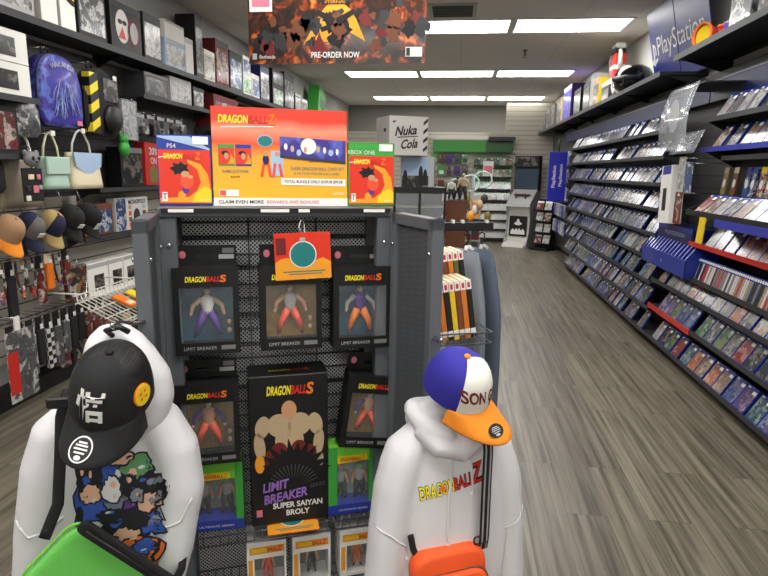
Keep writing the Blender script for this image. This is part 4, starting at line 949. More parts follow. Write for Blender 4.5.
CO = {'grey': (120, 122, 126), 'white': (206, 204, 200), 'blue': (60, 92, 160), 'dark': (42, 42, 48), 'tan': (166, 138, 110), 'teal': (70, 124, 130), 'red': (176, 60, 50), 'purple': (110, 80, 150), 'green': (84, 130, 80), 'orange': (206, 120, 60)}
def make_case(body='case_blue', head=True):
    t = thing('game_case', 'x', 'game case', (0, 0, 0))
    M().box(-.0675, .0675, -.007, .007, 0, .17, body).build('case', t)
    c = M().box(-.063, .063, -.0078, -.0068, .004, .166, 'spine_m' if body == 'case_white' else 'cover_art'); c.build('cover', t)
    if head:
        h_ = M().box(-.063, .063, -.0084, -.0074, .148, .166, body); h_.box(-.058, -.03, -.0088, -.0082, .153, .161, 'white'); h_.build('header', t)
    M().box(.02, .058, -.0092, -.0074, .128, .15, 'paper').build('price_sticker', t)
    return t
proto_case = {}
K['spine_m'] = objmat('spine_m', .35, .2)
def place_case(kind, loc, rot, label, col, grp):
    if kind not in proto_case:
        o = make_case({'b': 'case_blue', 'g': 'case_green', 'w': 'case_white'}[kind]); proto_case[kind] = o; o.location = loc; o.rotation_euler = rot; o['label'] = label; o['group'] = grp
    else: o = dup(proto_case[kind], loc, rot, label, grp)
    setcol(o, CO[col]); return o
LEAN = rad(-30)
places = []
def fill(y0, y1, z, phr, pal, x=1.738, gap=.17, step=.1415):
    y = y0 + .075; k = 0
    while y < y1 - .07:
        if rnd.random() > gap:
            k += 1; places.append((y, x, z + .0125, k, phr, rnd.choice(pal)))
            y += step + (rnd.uniform(.0, .05) if rnd.random() < .2 else 0)
        else: y += rnd.uniform(.04, .12)
farpal = ['grey', 'grey', 'white', 'dark', 'white', 'dark', 'teal', 'tan', 'blue', 'grey', 'dark']
nearpal = ['grey', 'dark', 'tan', 'blue', 'red', 'purple', 'teal', 'green', 'orange', 'white', 'dark', 'blue']
for z, nm in SH: fill(5.36, 9.7, z, nm + ', far right game wall', farpal if z > .6 else farpal + ['blue', 'tan', 'blue'])
fill(3.0, 4.53, 1.885, 'top shelf, near right section', ['white', 'grey', 'white', 'grey'])
fill(3.0, 4.53, 1.68, 'second shelf, near right section', ['white', 'grey', 'tan', 'grey'])
fill(3.0, 4.36, 1.005, 'shelf above the red strip', ['dark', 'red', 'tan', 'grey', 'orange'])
fill(2.8, 5.28, .6, 'shelf under the standing spines', ['dark', 'tan', 'dark', 'grey', 'orange'])
fill(2.7, 5.28, .37, 'second lowest near right shelf', nearpal)
fill(2.6, 5.28, .095, 'bottom near right shelf', nearpal)
places.sort(key=lambda p: p[0])
for y, x, z, k, phr, cn in places[:268]:
    place_case('b', (x, y, z), (LEAN, 0, ry_), '%s face-out game case, %s from the near end, %s' % (cn, ordinal(k), phr), cn, 'face-out game cases on the right wall')
rest = places[268:]
if rest:
    m = M()
    for y, x, z, k, phr, cn in rest:
        T = MX((x, y, z), (0, 0, ry_)) @ Matrix.Rotation(LEAN, 4, 'X'); m.box(-.0675, .0675, -.007, .007, 0, .17, 'case_blue', T); m.box(-.063, .063, -.0084, -.0068, .004, .166, 'grey_art', T)
    tag(m.build('game_cases'), 'grey rows of face-out game cases at the far end of the right wall', 'game cases', kind='stuff')
# bin of cases at eye level and the packs behind it
t = thing('game_bin', 'black slanted bin holding games above the blue price strip', 'bin', (1.6, 3.55, 1.24), ry_)
M().box(-.8, .8, 0, .37, -.006, 0, 'black').build('tray', t); M().box(-.8, .8, -.004, .004, -.006, .03, 'black').build('lip', t)
M().box(-.31, .8, -.008, -.004, -.05, -.002, 'royal').build('price_strip', t)
for x_ in (-.8, .8): M().add([(x_ - .003, 0, 0), (x_ + .003, 0, 0), (x_ - .003, .3, 0), (x_ + .003, .3, 0), (x_ - .003, .3, .15), (x_ + .003, .3, .15), (x_ - .003, 0, .03), (x_ + .003, 0, .03)], [(0, 2, 4, 6), (1, 7, 5, 3), (0, 6, 7, 1), (6, 4, 5, 7), (0, 1, 3, 2), (2, 3, 5, 4)], 'black').build('end_panel', t)
for k in range(10):
    y = 4.22 - .1415 * k
    place_case('b', (1.622, y, 1.245), (rad(-42), 0, ry_), '%s game case in the black bin, %s from the far end' % (['red', 'tan', 'white', 'grey', 'tan', 'white', 'grey', 'red', 'grey', 'tan'][k], ordinal(k + 1)), ['red', 'tan', 'white', 'grey', 'tan', 'white', 'grey', 'red', 'grey', 'tan'][k], 'games in the black bin')
t = thing('pack_shelf', 'black recessed shelf of upright card packs on the right wall', 'shelf', (1.845, 3.76, 1.375), ry_)
M().box(-.74, .74, 0, .125, -.008, 0, 'black').build('board', t); M().box(-.74, .74, .124, .13, 0, .26, 'black').build('back_panel', t); M().box(-.74, .74, 0, .13, .24, .27, 'lightgrey').build('top_board', t)
for k, (y, mt, cn) in enumerate(((4.45, 'olive', 'gold'), (4.3, 'wood', 'brown'), (4.12, 'blue_art', 'blue'), (4.04, 'blue_art', 'blue'), (3.93, 'multi_art', 'yellow'), (3.84, 'multi_art', 'yellow'), (3.7, 'sign_orange', 'orange'))):
    t = thing('card_pack', 'upright %s card pack, %s from the far end of the black pack shelf' % (cn, ordinal(k + 1)), 'card pack', (1.86, y, 1.375), (rad(-6), 0, ry_), 'card packs on the black shelf')
    if mt == 'olive': K['olive'] = K.get('olive') or mat('olive', (130, 116, 60), .4)
    M().box(-.034, .034, 0, .014, 0, .19, mt).build('box', t); m = M().box(-.034, .034, -.001, 0, .15, .19, {'blue': 'blue', 'brown': 'cream', 'gold': 'tan', 'yellow': 'yellow', 'orange': 'yellow'}[cn]); m.disc(.02, .001, 'white', FR(0, -.001, .08), 14, .03); m.build('label', t)
# standing spines
sp0 = None
for k in range(62):
    y = 4.82 - .0262 * k
    cn = rnd.choice(['white', 'white', 'dark', 'grey', 'red', 'tan', 'dark', 'white'])
    lb = '%s game spine, %s from the far end of the standing row above the red strip' % (cn, ordinal(k + 1)) if False else '%s standing game spine, %s from the far end of its row' % (cn, ordinal(k + 1))
    if sp0 is None:
        sp0 = o = thing('standing_game', lb, 'game case', (0, 0, 0), 0, 'standing game spines in the near right row')
        M().box(-.0115, .0115, 0, .125, 0, .16, 'case_blue').build('case', o); M().box(-.0112, .0112, -.001, 0, .004, .128, 'spine_m').build('spine_label', o); M().box(-.0095, .0095, -.0014, 0, .136, .152, 'white').build('logo_label', o)
    else: o = dup(sp0, (0, 0, 0), 0, lb)
    o.location = (1.735, y, .762); o.rotation_euler = (rad(-14), 0, ry_); setcol(o, CO[cn])

# column between the two sections
t = thing('poster_holder', 'large clear plastic poster holder curling over the right shelves', 'sign holder', (1.62, 4.66, 1.68), ry_)
def sheet(u_, v_): return ((u_ - .5) * .56, -.02 - .05 * math.sin(v_ * PI) - .05 * (1 - v_) ** 3, .46 * v_)
M().grid(sheet, 6, 14, 'frosted', thick=(0, .003, 0)).build('sheet', t)
M().grid(lambda u_, v_: ((u_ - .5) * .5, -.0 + .06 * v_, -.02 + .16 * v_), 4, 6, 'frosted', thick=(0, .003, 0)).build('pocket', t)
M().box(-.27, .27, .02, .35, .455, .463, 'dark').build('arm', t)
m = M(); m.disc(.1, .001, 'lightgrey', FR(0, -.072, .25), 24, .12); m.build('insert', t)
t = thing('console_box', 'tall white box with black window beside the blue bin', 'box', (1.66, 4.99, 1.12), (0, rad(-3), ry_))
M().box(-.12, .12, 0, .1, 0, .46, 'paper', bev=.002).build('carton', t); m = M().box(-.05, .03, -.0015, 0, .1, .28, 'black'); m.box(-.09, .09, -.001, 0, .39, .458, 'royal'); m.build('window_print', t)
m = M(); m.text('CONSOLE', 'grey', FR(0, -.0005, .335), .12, .022); m.box(-.05, .05, -.001, 0, .05, .06, 'lightgrey'); m.build('lettering', t) if False else None
for k, (y, z, hh, mt, lb) in enumerate(((4.7, 1.4, .24, 'white_art', 'pale printed game card hanging beside the tall white box, upper'), (4.7, 1.14, .24, 'red_art', 'red printed game card hanging beside the tall white box, lower'), (4.56, 1.38, .22, 'blue_art', 'blue printed card hanging at the edge of the pack shelf'))):
    t = thing('hanging_card', lb, 'hanging card', (1.66, y, z), ry_); M().box(-.07, .07, 0, .004, 0, hh, mt).build('card_sheet', t); M().box(-.02, .02, -.001, .0, hh - .03, hh - .015, 'white').build('label', t); M().cyl((0, -.004, hh - .008), (0, .3, hh - .008), .003, 'chrome', n=6).build('peg', t)
t = thing('game_carton', 'dark blue carton lying above the ribbed blue tray', 'box', (1.74, 4.92, .988), ry_)
M().box(-.39, .36, 0, .2, 0, .12, 'navy', bev=.002).build('carton', t); m = M().box(-.39, .36, -.001, 0, .085, .12, 'blue'); m.text('PLAYSTATION', 'sky', FR(0, -.0005, .055), .42, .03); m.build('lettering', t)
t = thing('yellow_card', 'tall yellow card standing beside the dark blue carton', 'card', (1.74, 4.44, 1.018), (rad(-4), 0, ry_)); M().box(-.06, .06, 0, .004, 0, .2, 'yellow').build('card_sheet', t); M().box(-.06, .06, .0, .05, -.005, 0.0, 'yellow').build('foot', t)
t = thing('ribbed_tray', 'bright blue ribbed tray of empty slots on the right shelf', 'tray', (1.74, 4.92, .762), ry_)
m = M().box(-.52, .5, -.08, -.074, 0, .13, 'blue').box(-.52, .5, -.08, .2, -.003, 0.003, 'blue').box(-.52, -.512, -.08, .2, 0, .13, 'blue').box(.49, .5, -.08, .2, 0, .13, 'blue'); m.build('tray_body', t)
for k in range(14):
    x_ = -.5 + .073 * k; M().add([(x_, -.074, .003), (x_ + .02, -.074, .003), (x_, .16, .003), (x_ + .02, .16, .003), (x_, .16, .225), (x_ + .02, .16, .225), (x_, 0, .225), (x_ + .02, 0, .225), (x_, -.074, .12), (x_ + .02, -.074, .12)], [(0, 2, 4, 6, 8), (1, 9, 7, 5, 3), (0, 1, 3, 2), (2, 3, 5, 4), (4, 5, 7, 6), (6, 7, 9, 8), (8, 9, 1, 0)], 'blue').build('divider', t)
m = M(); m.disc(.012, .001, 'sky', FR(0, -.081, .06), 12); m.build('mark', t)

# blue header panels above the shelves
for nm, y0, y1, z0, z1 in (('trim_6', 4.98, 11.2, 2.06, 2.2), ('trim_7', 2.2, 4.96, 2.06, 2.22)):
    struct(nm, M().box(1.9, 1.92, y0, y1, z0, z1 - .012, 'navy').box(1.894, 1.926, y0, y1, z1 - .012, z1, 'steel').box(1.92, 1.97, y0, y1, z0 + .02, z0 + .06, 'dark'))
# top shelves
def top_shelf(label, x0, x1, y0, y1, z, face, rz, mt='black'):
    d_ = abs(x1 - x0); t = thing('display_shelf', label, 'shelf', (x0, (y0 + y1) / 2, z), rz, 'long display shelves above head height'); L2 = (y1 - y0) / 2
    M().box(-L2, L2, 0, d_, -.03, 0, mt).build('board', t); M().box(-L2, L2, -.004, 0, -.04, .004, 'dark' if mt == 'black' else mt).build('front_edge', t)
    n = int((y1 - y0) / 1.2)
    for k in range(n + 1):
        x_ = -L2 + .02 + (2 * L2 - .04) * k / max(1, n); M().add([(x_ - .004, .06, -.03), (x_ + .004, .06, -.03), (x_ - .004, d_, -.03), (x_ + .004, d_, -.03), (x_ - .004, d_, -.14), (x_ + .004, d_, -.14)], [(0, 2, 4), (1, 5, 3), (0, 1, 3, 2), (0, 4, 5, 1), (2, 3, 5, 4)], 'black').build('bracket', t)
    return t
top_shelf('black display shelf at the top of right wall, nearest the viewer', 1.62, XR, 1.8, 5.02, 2.41, 0, ry_)
top_shelf('long black display shelf along the far top of the right wall', 1.66, XR, 5.45, 13.3, 2.37, 0, ry_)

# leaning banner with the console wordmark
P('banner_blue', (34, 44, 128), .4)
t = thing('banner', 'tall folded blue banner with white console wordmark on right wall', 'banner', (1.96, 5.9, 2.372), (rad(13), 0, ry_))
for nm, a0, a1 in (('left', -.62, .08), ('right', .1, .8)):
    M().box(a0, a1, .0, .006, 0, .72, 'banner_blue').build('panel', t)
m = M(); m.text('PlayStation', 'white', FR(.13, -.0006, .34, rad(-1)), 1.12, .23, .0012); 
m.build('lettering', t)
m = M(); T = FR(-.54, -.0006, .3) @ Matrix.Scale(1.25, 4)
m.prism([(-.015, -.07), (.008, -.078), (.008, .07), (.03, .062), (.03, .0), (.052, .01), (.052, .06), (.03, .085), (-.015, .1)], .001, 'white', T)
m.prism([(-.07, -.05), (-.02, -.03), (-.02, -.015), (-.05, -.028), (-.02, -.05), (-.02, -.065)], .001, 'white', T); m.prism([(.012, -.06), (.075, -.035), (.07, -.018), (.04, -.025), (.012, -.04)], .001, 'white', T)
m.build('emblem', t)
# things on the near top shelf
def bowl(label, loc, rot):
    t = thing('red_bowl', label, 'bowl', loc, rot)
    M().lathe([(.02, 0), (.05, .002), (.075, .05), (.09, .12), (.086, .12), (.07, .05), (.045, .012), (.001, .01)], 'red', 24, cap=False).build('body', t)
    M().lathe([(.092, .112), (.094, .124), (.08, .124), (.078, .112)], 'orange', 24, cap=False).build('rim', t)
    M().lathe([(.078, .1), (.001, .096)], 'yellow', 24, cap=False).build('lining', t)
P('sign_yellow', (250, 200, 40), .4)
bowl('red bowl with yellow lining tipped towards the aisle on near shelf', (1.83, 4.83, 2.505), (0, rad(-86), rad(22)))
bowl('red bowl standing upright behind the tipped one', (1.84, 4.58, 2.413), (0, 0, 0))
t = thing('storage_box', 'large pale mottled box at the right end of near top shelf', 'box', (1.7, 4.15, 2.412), ry_); M().box(-.14, .14, 0, .3, 0, .42, 'grey_art', bev=.004).build('carton', t); M().box(-.14, .14, -.001, 0, .36, .42, 'lightgrey').build('top_band', t)
t = thing('storage_box', 'dark box behind the pale mottled box on near top shelf', 'box', (1.72, 3.8, 2.412), ry_); M().box(-.16, .16, 0, .3, 0, .4, 'dark_art', bev=.004).build('carton', t); M().box(-.16, .16, -.001, 0, .0, .04, 'dark').build('base_band', t)
t = thing('purple_cup', 'small purple cup between red bowl and pale box', 'cup', (1.75, 4.4, 2.412)); M().lathe([(.03, 0), (.036, .1), (.033, .1), (.028, .004), (.001, .004)], 'purple', 16, cap=False).build('body', t); M().lathe([(.037, .095), (.038, .102), (.033, .102)], 'lightgrey', 16, cap=False).build('rim', t)
# things on the far top shelf
zt = 2.372
t = thing('helmet', 'round black helmet at the near end of the far top shelf', 'helmet', (1.79, 6.74, zt), rad(-80))
M().rings([[(r_ * 1.05 * math.cos(2 * PI * k / 24), r_ * 1.25 * math.sin(2 * PI * k / 24), z_) for k in range(24)] for r_, z_ in ((.11, 0), (.15, .03), (.165, .1), (.16, .17), (.13, .23), (.08, .265), (.01, .275))], 'black_gloss').build('shell', t)
M().tube([(-.16 * 1.05, -.02, .12), (-.12, -.15, .12), (0, -.21, .12), (.12, -.15, .12), (.168, -.02, .12)], .03, 'dark', 8).build('visor', t)
m = M()
for q in (-1, 1): m.tube([(.04 * math.cos(2 * PI * k / 14) + q * .09, -.17, .09 + .04 * math.sin(2 * PI * k / 14)) for k in range(14)], .006, 'steel', 6, closed=True)
m.build('trim_ring', t)
t = thing('helmet', 'white and black helmet behind the round black one on far top shelf', 'helmet', (1.84, 7.16, zt), rad(-80))
M().rings([[(r_ * math.cos(2 * PI * k / 24), r_ * 1.15 * math.sin(2 * PI * k / 24), z_) for k in range(24)] for r_, z_ in ((.11, 0), (.14, .03), (.155, .1), (.15, .17), (.12, .23), (.07, .26), (.01, .27))], 'white').build('shell', t)
m = M().ell((-.06, -.14, .13), (.04, .03, .025), 'black').ell((.06, -.14, .13), (.04, .03, .025), 'black'); m.box(-.05, .05, -.16, -.13, .02, .07, 'black'); m.build('visor', t)
def carton(name, label, x, y, z, w, d_, h, mt, face, rz, grp=None, band=None, cat='box', tilt=0):
    t = thing(name, label, cat, (x, y, z), (0, tilt, rz), grp)
    M().box(-w / 2, w / 2, 0, d_, 0, h, mt, bev=.002).build('carton', t)
    if face: M().box(-w * .44, w * .44, -.0015, .0005, h * .08, h * .8, face).build('front_print', t)
    if band: M().box(-w / 2 + .002, w / 2 - .002, -.002, .0005, h * .86, h * .985, band).build('title_band', t)
    return t
carton('toy_carton', 'white flat carton carrying the red robot toy on the far top shelf', 1.7, 7.6, zt, .36, .3, .17, 'dark', 'dark_art', ry_)
carton('toy_carton', 'white lid carton under the red robot toy', 1.7, 7.6, zt + .172, .44, .3, .06, 'white', None, ry_)
t = thing('robot_toy', 'red and black robot toy with raised pale arms on the white cartons', 'toy', (1.82, 7.6, zt + .234), ry_)
M().box(-.1, .1, -.07, .07, 0, .3, 'red', bev=.015).build('body', t); M().box(-.102, .102, -.072, .072, .12, .17, 'white', bev=.003).build('belt', t); M().box(-.08, .08, -.06, .06, .3, .36, 'black', bev=.01).build('neck', t); M().box(-.09, .09, -.065, .065, .36, .42, 'lightgrey', bev=.012).build('head', t)
for q in (-1, 1): M().tube([(q * .1, 0, .2), (q * .19, -.02, .12), (q * .22, -.03, .26), (q * .19, -.03, .32)], [.03, .028, .024, .02], 'pink' if False else 'offwhite', 8).build('arm', t)
carton('toy_carton', 'yellow and black toy carton on the far top shelf', 1.68, 8.0, zt, .3, .25, .32, 'yellow', 'multi_art', ry_, band='sign_orange')
carton('toy_carton', 'white carton end beside the yellow toy carton', 1.68, 8.27, zt, .2, .25, .42, 'white', None, ry_, band='lightgrey')
carton('toy_carton', 'black carton with pale picture left of the yellow toy carton', 1.68, 8.6, zt, .42, .28, .36, 'black', 'dark_art', ry_)
carton('toy_carton', 'black carton standing next to the purple one', 1.68, 9.25, zt, .5, .28, .36, 'black', 'grey_art', ry_)
carton('toy_carton', 'tall purple carton on the far top shelf', 1.68, 10.1, zt, .7, .28, .52, 'purple', 'galaxy_art', ry_, band='lightgrey')
for k, (y, mt, cn) in enumerate(((10.9, 'tan', 'tan'), (11.6, 'grey', 'grey'), (12.2, 'lightgrey', 'pale grey'), (12.75, 'grey', 'mid grey'))):
    carton('toy_carton', '%s carton, %s behind the purple carton on the far top shelf' % (cn, ordinal(k + 1)), 1.68, y, zt, .46, .28, .42 - .03 * k, mt, 'grey_art', ry_)
# blue hanging banner box, jumble beside it
t = thing('banner', 'bright blue narrow banner hanging at the far end of right wall', 'banner', (1.6, 9.95, 1.05), 0)
P('royal2', (32, 40, 190), .4)
M().box(-.15, .13, 0, .05, 0, .8, 'royal2', bev=.004).build('panel', t); M().cyl((-.01, .02, .8), (-.01, .02, 1.0), .012, 'black').build('hanger', t)
m = M(); m.text('PlayStation', 'white', Matrix.Translation((-.06, -.0005, .4)) @ Matrix.Rotation(PI / 2, 4, 'X') @ Matrix.Rotation(PI / 2, 4, 'Z'), .36, .075, bold=.03); m.text('PlayStation', 'white', Matrix.Translation((.045, -.0005, .42)) @ Matrix.Rotation(PI / 2, 4, 'X') @ Matrix.Rotation(PI / 2, 4, 'Z'), .36, .06, bold=.03); m.build('lettering', t)
for k, (y, z) in enumerate([(10.25 + .21 * (i % 6), .45 + .3 * (i // 6)) for i in range(30)]):
    mt, cn = [('blue_art', 'blue'), ('white_art', 'white'), ('grey_art', 'grey'), ('royal', 'deep blue')][k % 4]
    o = thing('accessory_pack', '%s pack hung in the far right corner, %s along, %s row up' % (cn, ordinal(k % 6 + 1), ordinal(k // 6 + 1)), 'accessory pack', (1.8, y, z), ry_, 'accessory packs in the far right corner')
    M().box(-.1, .1, 0, .03, 0, .22, mt).build('card_sheet', o); M().cyl((0, -.02, .21), (0, .18, .21), .004, 'chrome', n=6).build('peg', o)
# ------------------------------------------------------------------ left wall
ly_ = rad(90)            # fronts face the aisle (+X)
slat_panel('trim_2', XL, XL + .03, 1.9, 10.5, .25, 1.28, 'slat_pale')
slat_panel('trim_3', XL, XL + .03, 1.9, 10.5, 1.28, 2.3, 'slat_dark')  # upper slats coloured darker, standing in for the shade under the high shelf
def LW(x, y, z): return (x, y, z)
top_shelf('long dark display shelf high along the left wall', -2.57, XL, 1.9, 10.6, 2.365, 0, ly_, 'dark')
def lbox(label, y0, y1, z, h, mt, face=None, x=-2.6, d=.2, band=None, name='collectible_box', grp=None, txt=None, tilt=0, tcol='white'):
    t = carton(name, label, x, (y0 + y1) / 2, z, y1 - y0, d, h, mt, face, ly_, grp, band, 'box', tilt)
    if txt:
        l = M()
        for s, dx, dz, ww, hh in txt: l.text(s, tcol, FR(dx, -.003, dz), ww, hh, .0006, .01)
        l.build('lettering', t)
    return t
GT = 'collectible boxes on the high left shelf'
zt = 2.372
lbox('pale grey box at the near end of the high left shelf', 3.1, 3.46, zt, .4, 'lightgrey', 'white_art')
for y, nm in ((3.52, 'first'), (3.7, 'second')):
    t = lbox('white box with black and orange arc, %s of two on the high left shelf' % nm, y, y + .15, zt, .36, 'paper', None)
    m = M()
    for r0, r1, mt in ((.2, .15, 'black'), (.15, .12, 'yellow'), (.12, .08, 'orange')):
        m.prism([(r0 * math.cos(PI + PI / 2 * k / 8), r0 * math.sin(PI + PI / 2 * k / 8)) for k in range(9)] + [(r1 * math.cos(PI + PI / 2 * k / 8), r1 * math.sin(PI + PI / 2 * k / 8)) for k in range(8, -1, -1)], .0006, mt, FR(.074, -.001, .3) @ Matrix.Scale(.7, 4))
    m.build('arc_print', t)
lbox('dark box with pale figure picture on the high left shelf', 3.88, 4.2, zt, .44, 'black', 'grey_art', band='lightgrey')
t = lbox('black box with red and white mask picture on the high left shelf', 4.26, 4.68, zt, .34, 'black', None, band='dark')
m = M(); m.disc(.09, .0006, 'offwhite', FR(-.06, -.001, .17), 20, .12); m.disc(.03, .0006, 'black', FR(-.09, -.0018, .2), 14, .018); m.disc(.03, .0006, 'black', FR(-.03, -.0018, .2), 14, .018); m.prism([(-.12, 0), (-.02, 0), (-.06, .09)], .0006, 'red', FR(.0, -.0018, .08)); m.disc(.08, .0006, 'maroon', FR(.09, -.001, .15), 20, .1); m.disc(.055, .0006, 'lightgrey', FR(.1, -.0018, .15), 20, .08)
m.build('mask_print', t)
lbox('tall silvery grey box beside the mask box on the high left shelf', 4.72, 5.0, zt, .36, 'black', 'white_art', band='dark')
lbox('blue and white box with round window on the high left shelf', 5.06, 5.46, zt, .24, 'sky', 'white_art', band='lightgrey')
lbox('white box stacked on the blue and white round window box', 5.08, 5.44, zt + .241, .15, 'paper', None, band='lightgrey')
lbox('white box wedged beside the blue and white box', 5.5, 5.66, zt, .33, 'paper', None, band='lightgrey', x=-2.62)
lbox('tall black box behind the white boxes on the high left shelf', 5.3, 5.62, zt, .56, 'black', 'dark_art', x=-2.82 + .08, d=.1) if False else lbox('tall black box standing after the white boxes on the high left shelf', 5.68, 5.84, zt, .58, 'black', 'dark_art', band='dark')
lbox('cream white box with dark side on the high left shelf', 5.86, 6.12, zt, .3, 'cream', 'white_art', band='paper')
lbox('tall dark brown box on the high left shelf', 6.15, 6.5, zt, .46, 'maroon', 'red_art', band='dark')
lbox('tall blue grey box with small picture on the high left shelf', 6.53, 6.9, zt, .42, 'dark', 'blue_art', band='dark')
lbox('white and green box on the high left shelf', 6.94, 7.2, zt, .24, 'paper', 'green_art')
lbox('white blue box stacked on the white and green box', 6.96, 7.36, zt + .241, .2, 'paper', 'blue_art') if False else lbox('white blue box stacked on white and green box', 6.95, 7.19, zt + .241, .2, 'paper', 'blue_art')
lbox('white and blue box next to the white and green box', 7.22, 7.5, zt, .28, 'paper', 'blue_art')
lbox('narrow dark blue box with pale side on the high left shelf', 7.55, 7.9, zt, .44, 'navy', 'grey_art')
lbox('green and black box near the far end of the high left shelf', 8.05, 8.55, zt, .28, 'black', 'green_art')
lbox('black box stacked on the green and black box', 8.05, 8.55, zt + .281, .2, 'black', 'dark_art')
lbox('tall grey and black box near the far end of the high left shelf', 8.6, 9.1, zt, .52, 'black', 'grey_art')
lbox('black and white box near the far end of the high left shelf', 9.15, 9.5, zt, .3, 'black', 'white_art', band='white')
lbox('last small white box at the far end of the high left shelf', 9.55, 9.9, zt, .26, 'paper', 'grey_art')
# small shelves lower down
def shelf(label, y0, y1, z, x=-2.6, mt='dark', grp=None, lip=.03, name='wall_shelf'):
    t = thing(name, label, 'shelf', (x, (y0 + y1) / 2, z), ly_, grp); L2 = (y1 - y0) / 2; d_ = x - XL - .03
    M().box(-L2, L2, 0, d_, -.015, 0, mt).build('board', t); M().box(-L2, L2, -.004, 0, -lip, .004, mt).build('front_lip', t)
    for q in (-L2 + .01, L2 - .01): M().add([(q - .003, .04, -.015), (q + .003, .04, -.015), (q - .003, d_, -.015), (q + .003, d_, -.015), (q - .003, d_, -.1), (q + .003, d_, -.1)], [(0, 2, 4), (1, 5, 3), (0, 1, 3, 2), (0, 4, 5, 1), (2, 3, 5, 4)], mt).build('bracket', t)
    return t
shelf('short dark shelf with grey boxes under the high left shelf', 4.66, 6.05, 2.08)
lbox('dark grey box with white print on the short left shelf', 4.72, 5.12, 2.085, .19, 'dark', 'dark_art', band='grey', x=-2.62)
lbox('pale grey picture box on the short left shelf', 5.16, 5.58, 2.085, .22, 'lightgrey', 'white_art', x=-2.62)
lbox('black and white box at the far end of the short left shelf', 5.62, 5.86, 2.085, .19, 'black', 'grey_art', x=-2.62)
lbox('dark red box under the short left shelf beside the promotional sign', 6.1, 6.8, 1.93, .34, 'maroon', 'red_art', x=-2.62)
shelf('dark shelf under the dark red box', 6.05, 8.2, 1.925)
for k, (y0, y1, mt, fc, cn) in enumerate(((6.85, 7.15, 'paper', 'blue_art', 'white and blue'), (7.25, 7.5, 'black', 'dark_art', 'black'), (7.6, 7.95, 'paper', 'green_art', 'white and green'))):
    lbox('%s box beyond the dark red box on the dark shelf' % cn, y0, y1, 1.93, .28, mt, fc, x=-2.62)
# white figure boxes at the left edge
shelf('dark shelf holding two stacked white figure boxes at left edge', 2.5, 3.2, 1.868, x=-2.43)
for k, z in enumerate((1.872, 2.046)):
    t = lbox('white window figure box at left edge, %s of the stack' % ('lower', 'upper')[k], 2.72, 3.17, z, .17, 'paper', None, x=-2.45, d=.14)
    M().box(-.15, .13, -.002, -.0005, .03, .13, 'dark_art').build('window_print', t); M().box(-.2, -.05, -.002, -.0005, .14, .162, 'sign_orange').build('title_band', t)
lbox('black and red box under the two white figure boxes', 2.72, 3.1, 1.56, .28, 'black', 'red_art', x=-2.5)
shelf('dark shelf under the black and red box at left edge', 2.5, 3.16, 1.556, x=-2.46)

# backpacks
def peg(t, z, y1=.32, y0=-.02): M().tube([(0, y1, z), (0, y0, z), (0, y0 - .006, z + .015)], .004, 'chrome', 6).build('peg', t)
def backpack(label, y, z, w, h, d, mt, x=-2.56, tilt=0):
    t = thing('backpack', label, 'backpack', (x, y, z), (0, tilt, ly_))
    m = M(); rs = []
    pts = []
    for k in range(32):
        an = 2 * PI * k / 32; c, s = math.cos(an), math.sin(an); p_ = 2.6 if s > 0 else 6
        pts.append((math.copysign(abs(c) ** (2 / p_), c) * w / 2 * (1 if s < 0 else 1 - .12 * s), math.copysign(abs(s) ** (2 / p_), s) * h / 2 + h / 2))
    for yy, sc in ((d, .9), (d * .85, 1), (d * .3, 1), (d * .12, .96), (.02, .86), (0, .6), (-.004, .05)):
        rs.append([(px * sc, yy, h / 2 + (pz - h / 2) * sc) for px, pz in pts])
    m.rings(rs, mt); m.build('body', t)
    M().tube([(px * 1.0, d * .3, pz) for px, pz in pts], .006, 'black', 6, closed=True).build('piping', t)
    M().tube([(-.03, d * .8, h - .01), (-.03, d * .8, h + .04), (.03, d * .8, h + .04), (.03, d * .8, h - .01)], .008, 'black', 8).build('top_handle', t)
    M().cyl((0, d * .8, h + .046), (0, -x + XL + .0 if False else (x - XL), h + .046), .005, 'chrome', n=6).build('peg', t)
    return t
t = backpack('purple and blue galaxy backpack hanging on the left wall', 3.53, 1.735, .40, .44, .14, 'galaxy_art', x=-2.5)
l = M()
for k, ch in enumerate('WAKANDA'):
    an = (k - 3) * .13; l.text(ch, 'lightgrey', FR(.24 * math.sin(an), -.004, .14 + .24 * math.cos(an), -an), None, .032, .001)
for k in range(22):
    a0 = rnd.uniform(-.13, .13); z0 = rnd.uniform(.04, .2); l.tube([(a0, -.006, z0), (a0 * .8 + rnd.uniform(-.02, .02), -.007, z0 + .05), (a0 * .5 + rnd.uniform(-.02, .02), -.007, z0 + rnd.uniform(.08, .12))], [.0022, .0018, .0008], 'sky', 5)
l.build('front_print', t); M().box(.1, .15, -.004, .0, .02, .05, 'pink').build('tag', t)
t = backpack('black backpack with yellow hazard stripes hanging beside the galaxy one', 3.96, 1.7, .36, .46, .13, 'black_soft', x=-2.5)
M().box(-.17, -.08, -.004, .05, .02, .42, 'hazard').build('striped_panel', t)
m = M(); m.lathe([(.1, 0), (.1, .02), (.08, .04), (.01, .045)], 'black', 24, FR(.06, 0, .13)); m.build('round_pocket', t); M().box(-.02, .15, -.006, .0, .25, .4, 'dark_art').build('front_print', t); M().box(.1, .14, -.01, -.006, .4, .43, 'white').build('price_tag', t)
t = thing('hanging_pack', 'clear bagged silver print hanging after the striped backpack', 'hanging pack', (-2.5, 4.26, 1.7), ly_)
m = M(); m.box(-.09, .09, 0, .02, 0, .28, 'white_art'); m.build('bag', t); m = M(); m.box(-.1, .1, -.004, .024, -.005, .29, 'frosted'); m.build('sleeve', t); peg(t, .28)
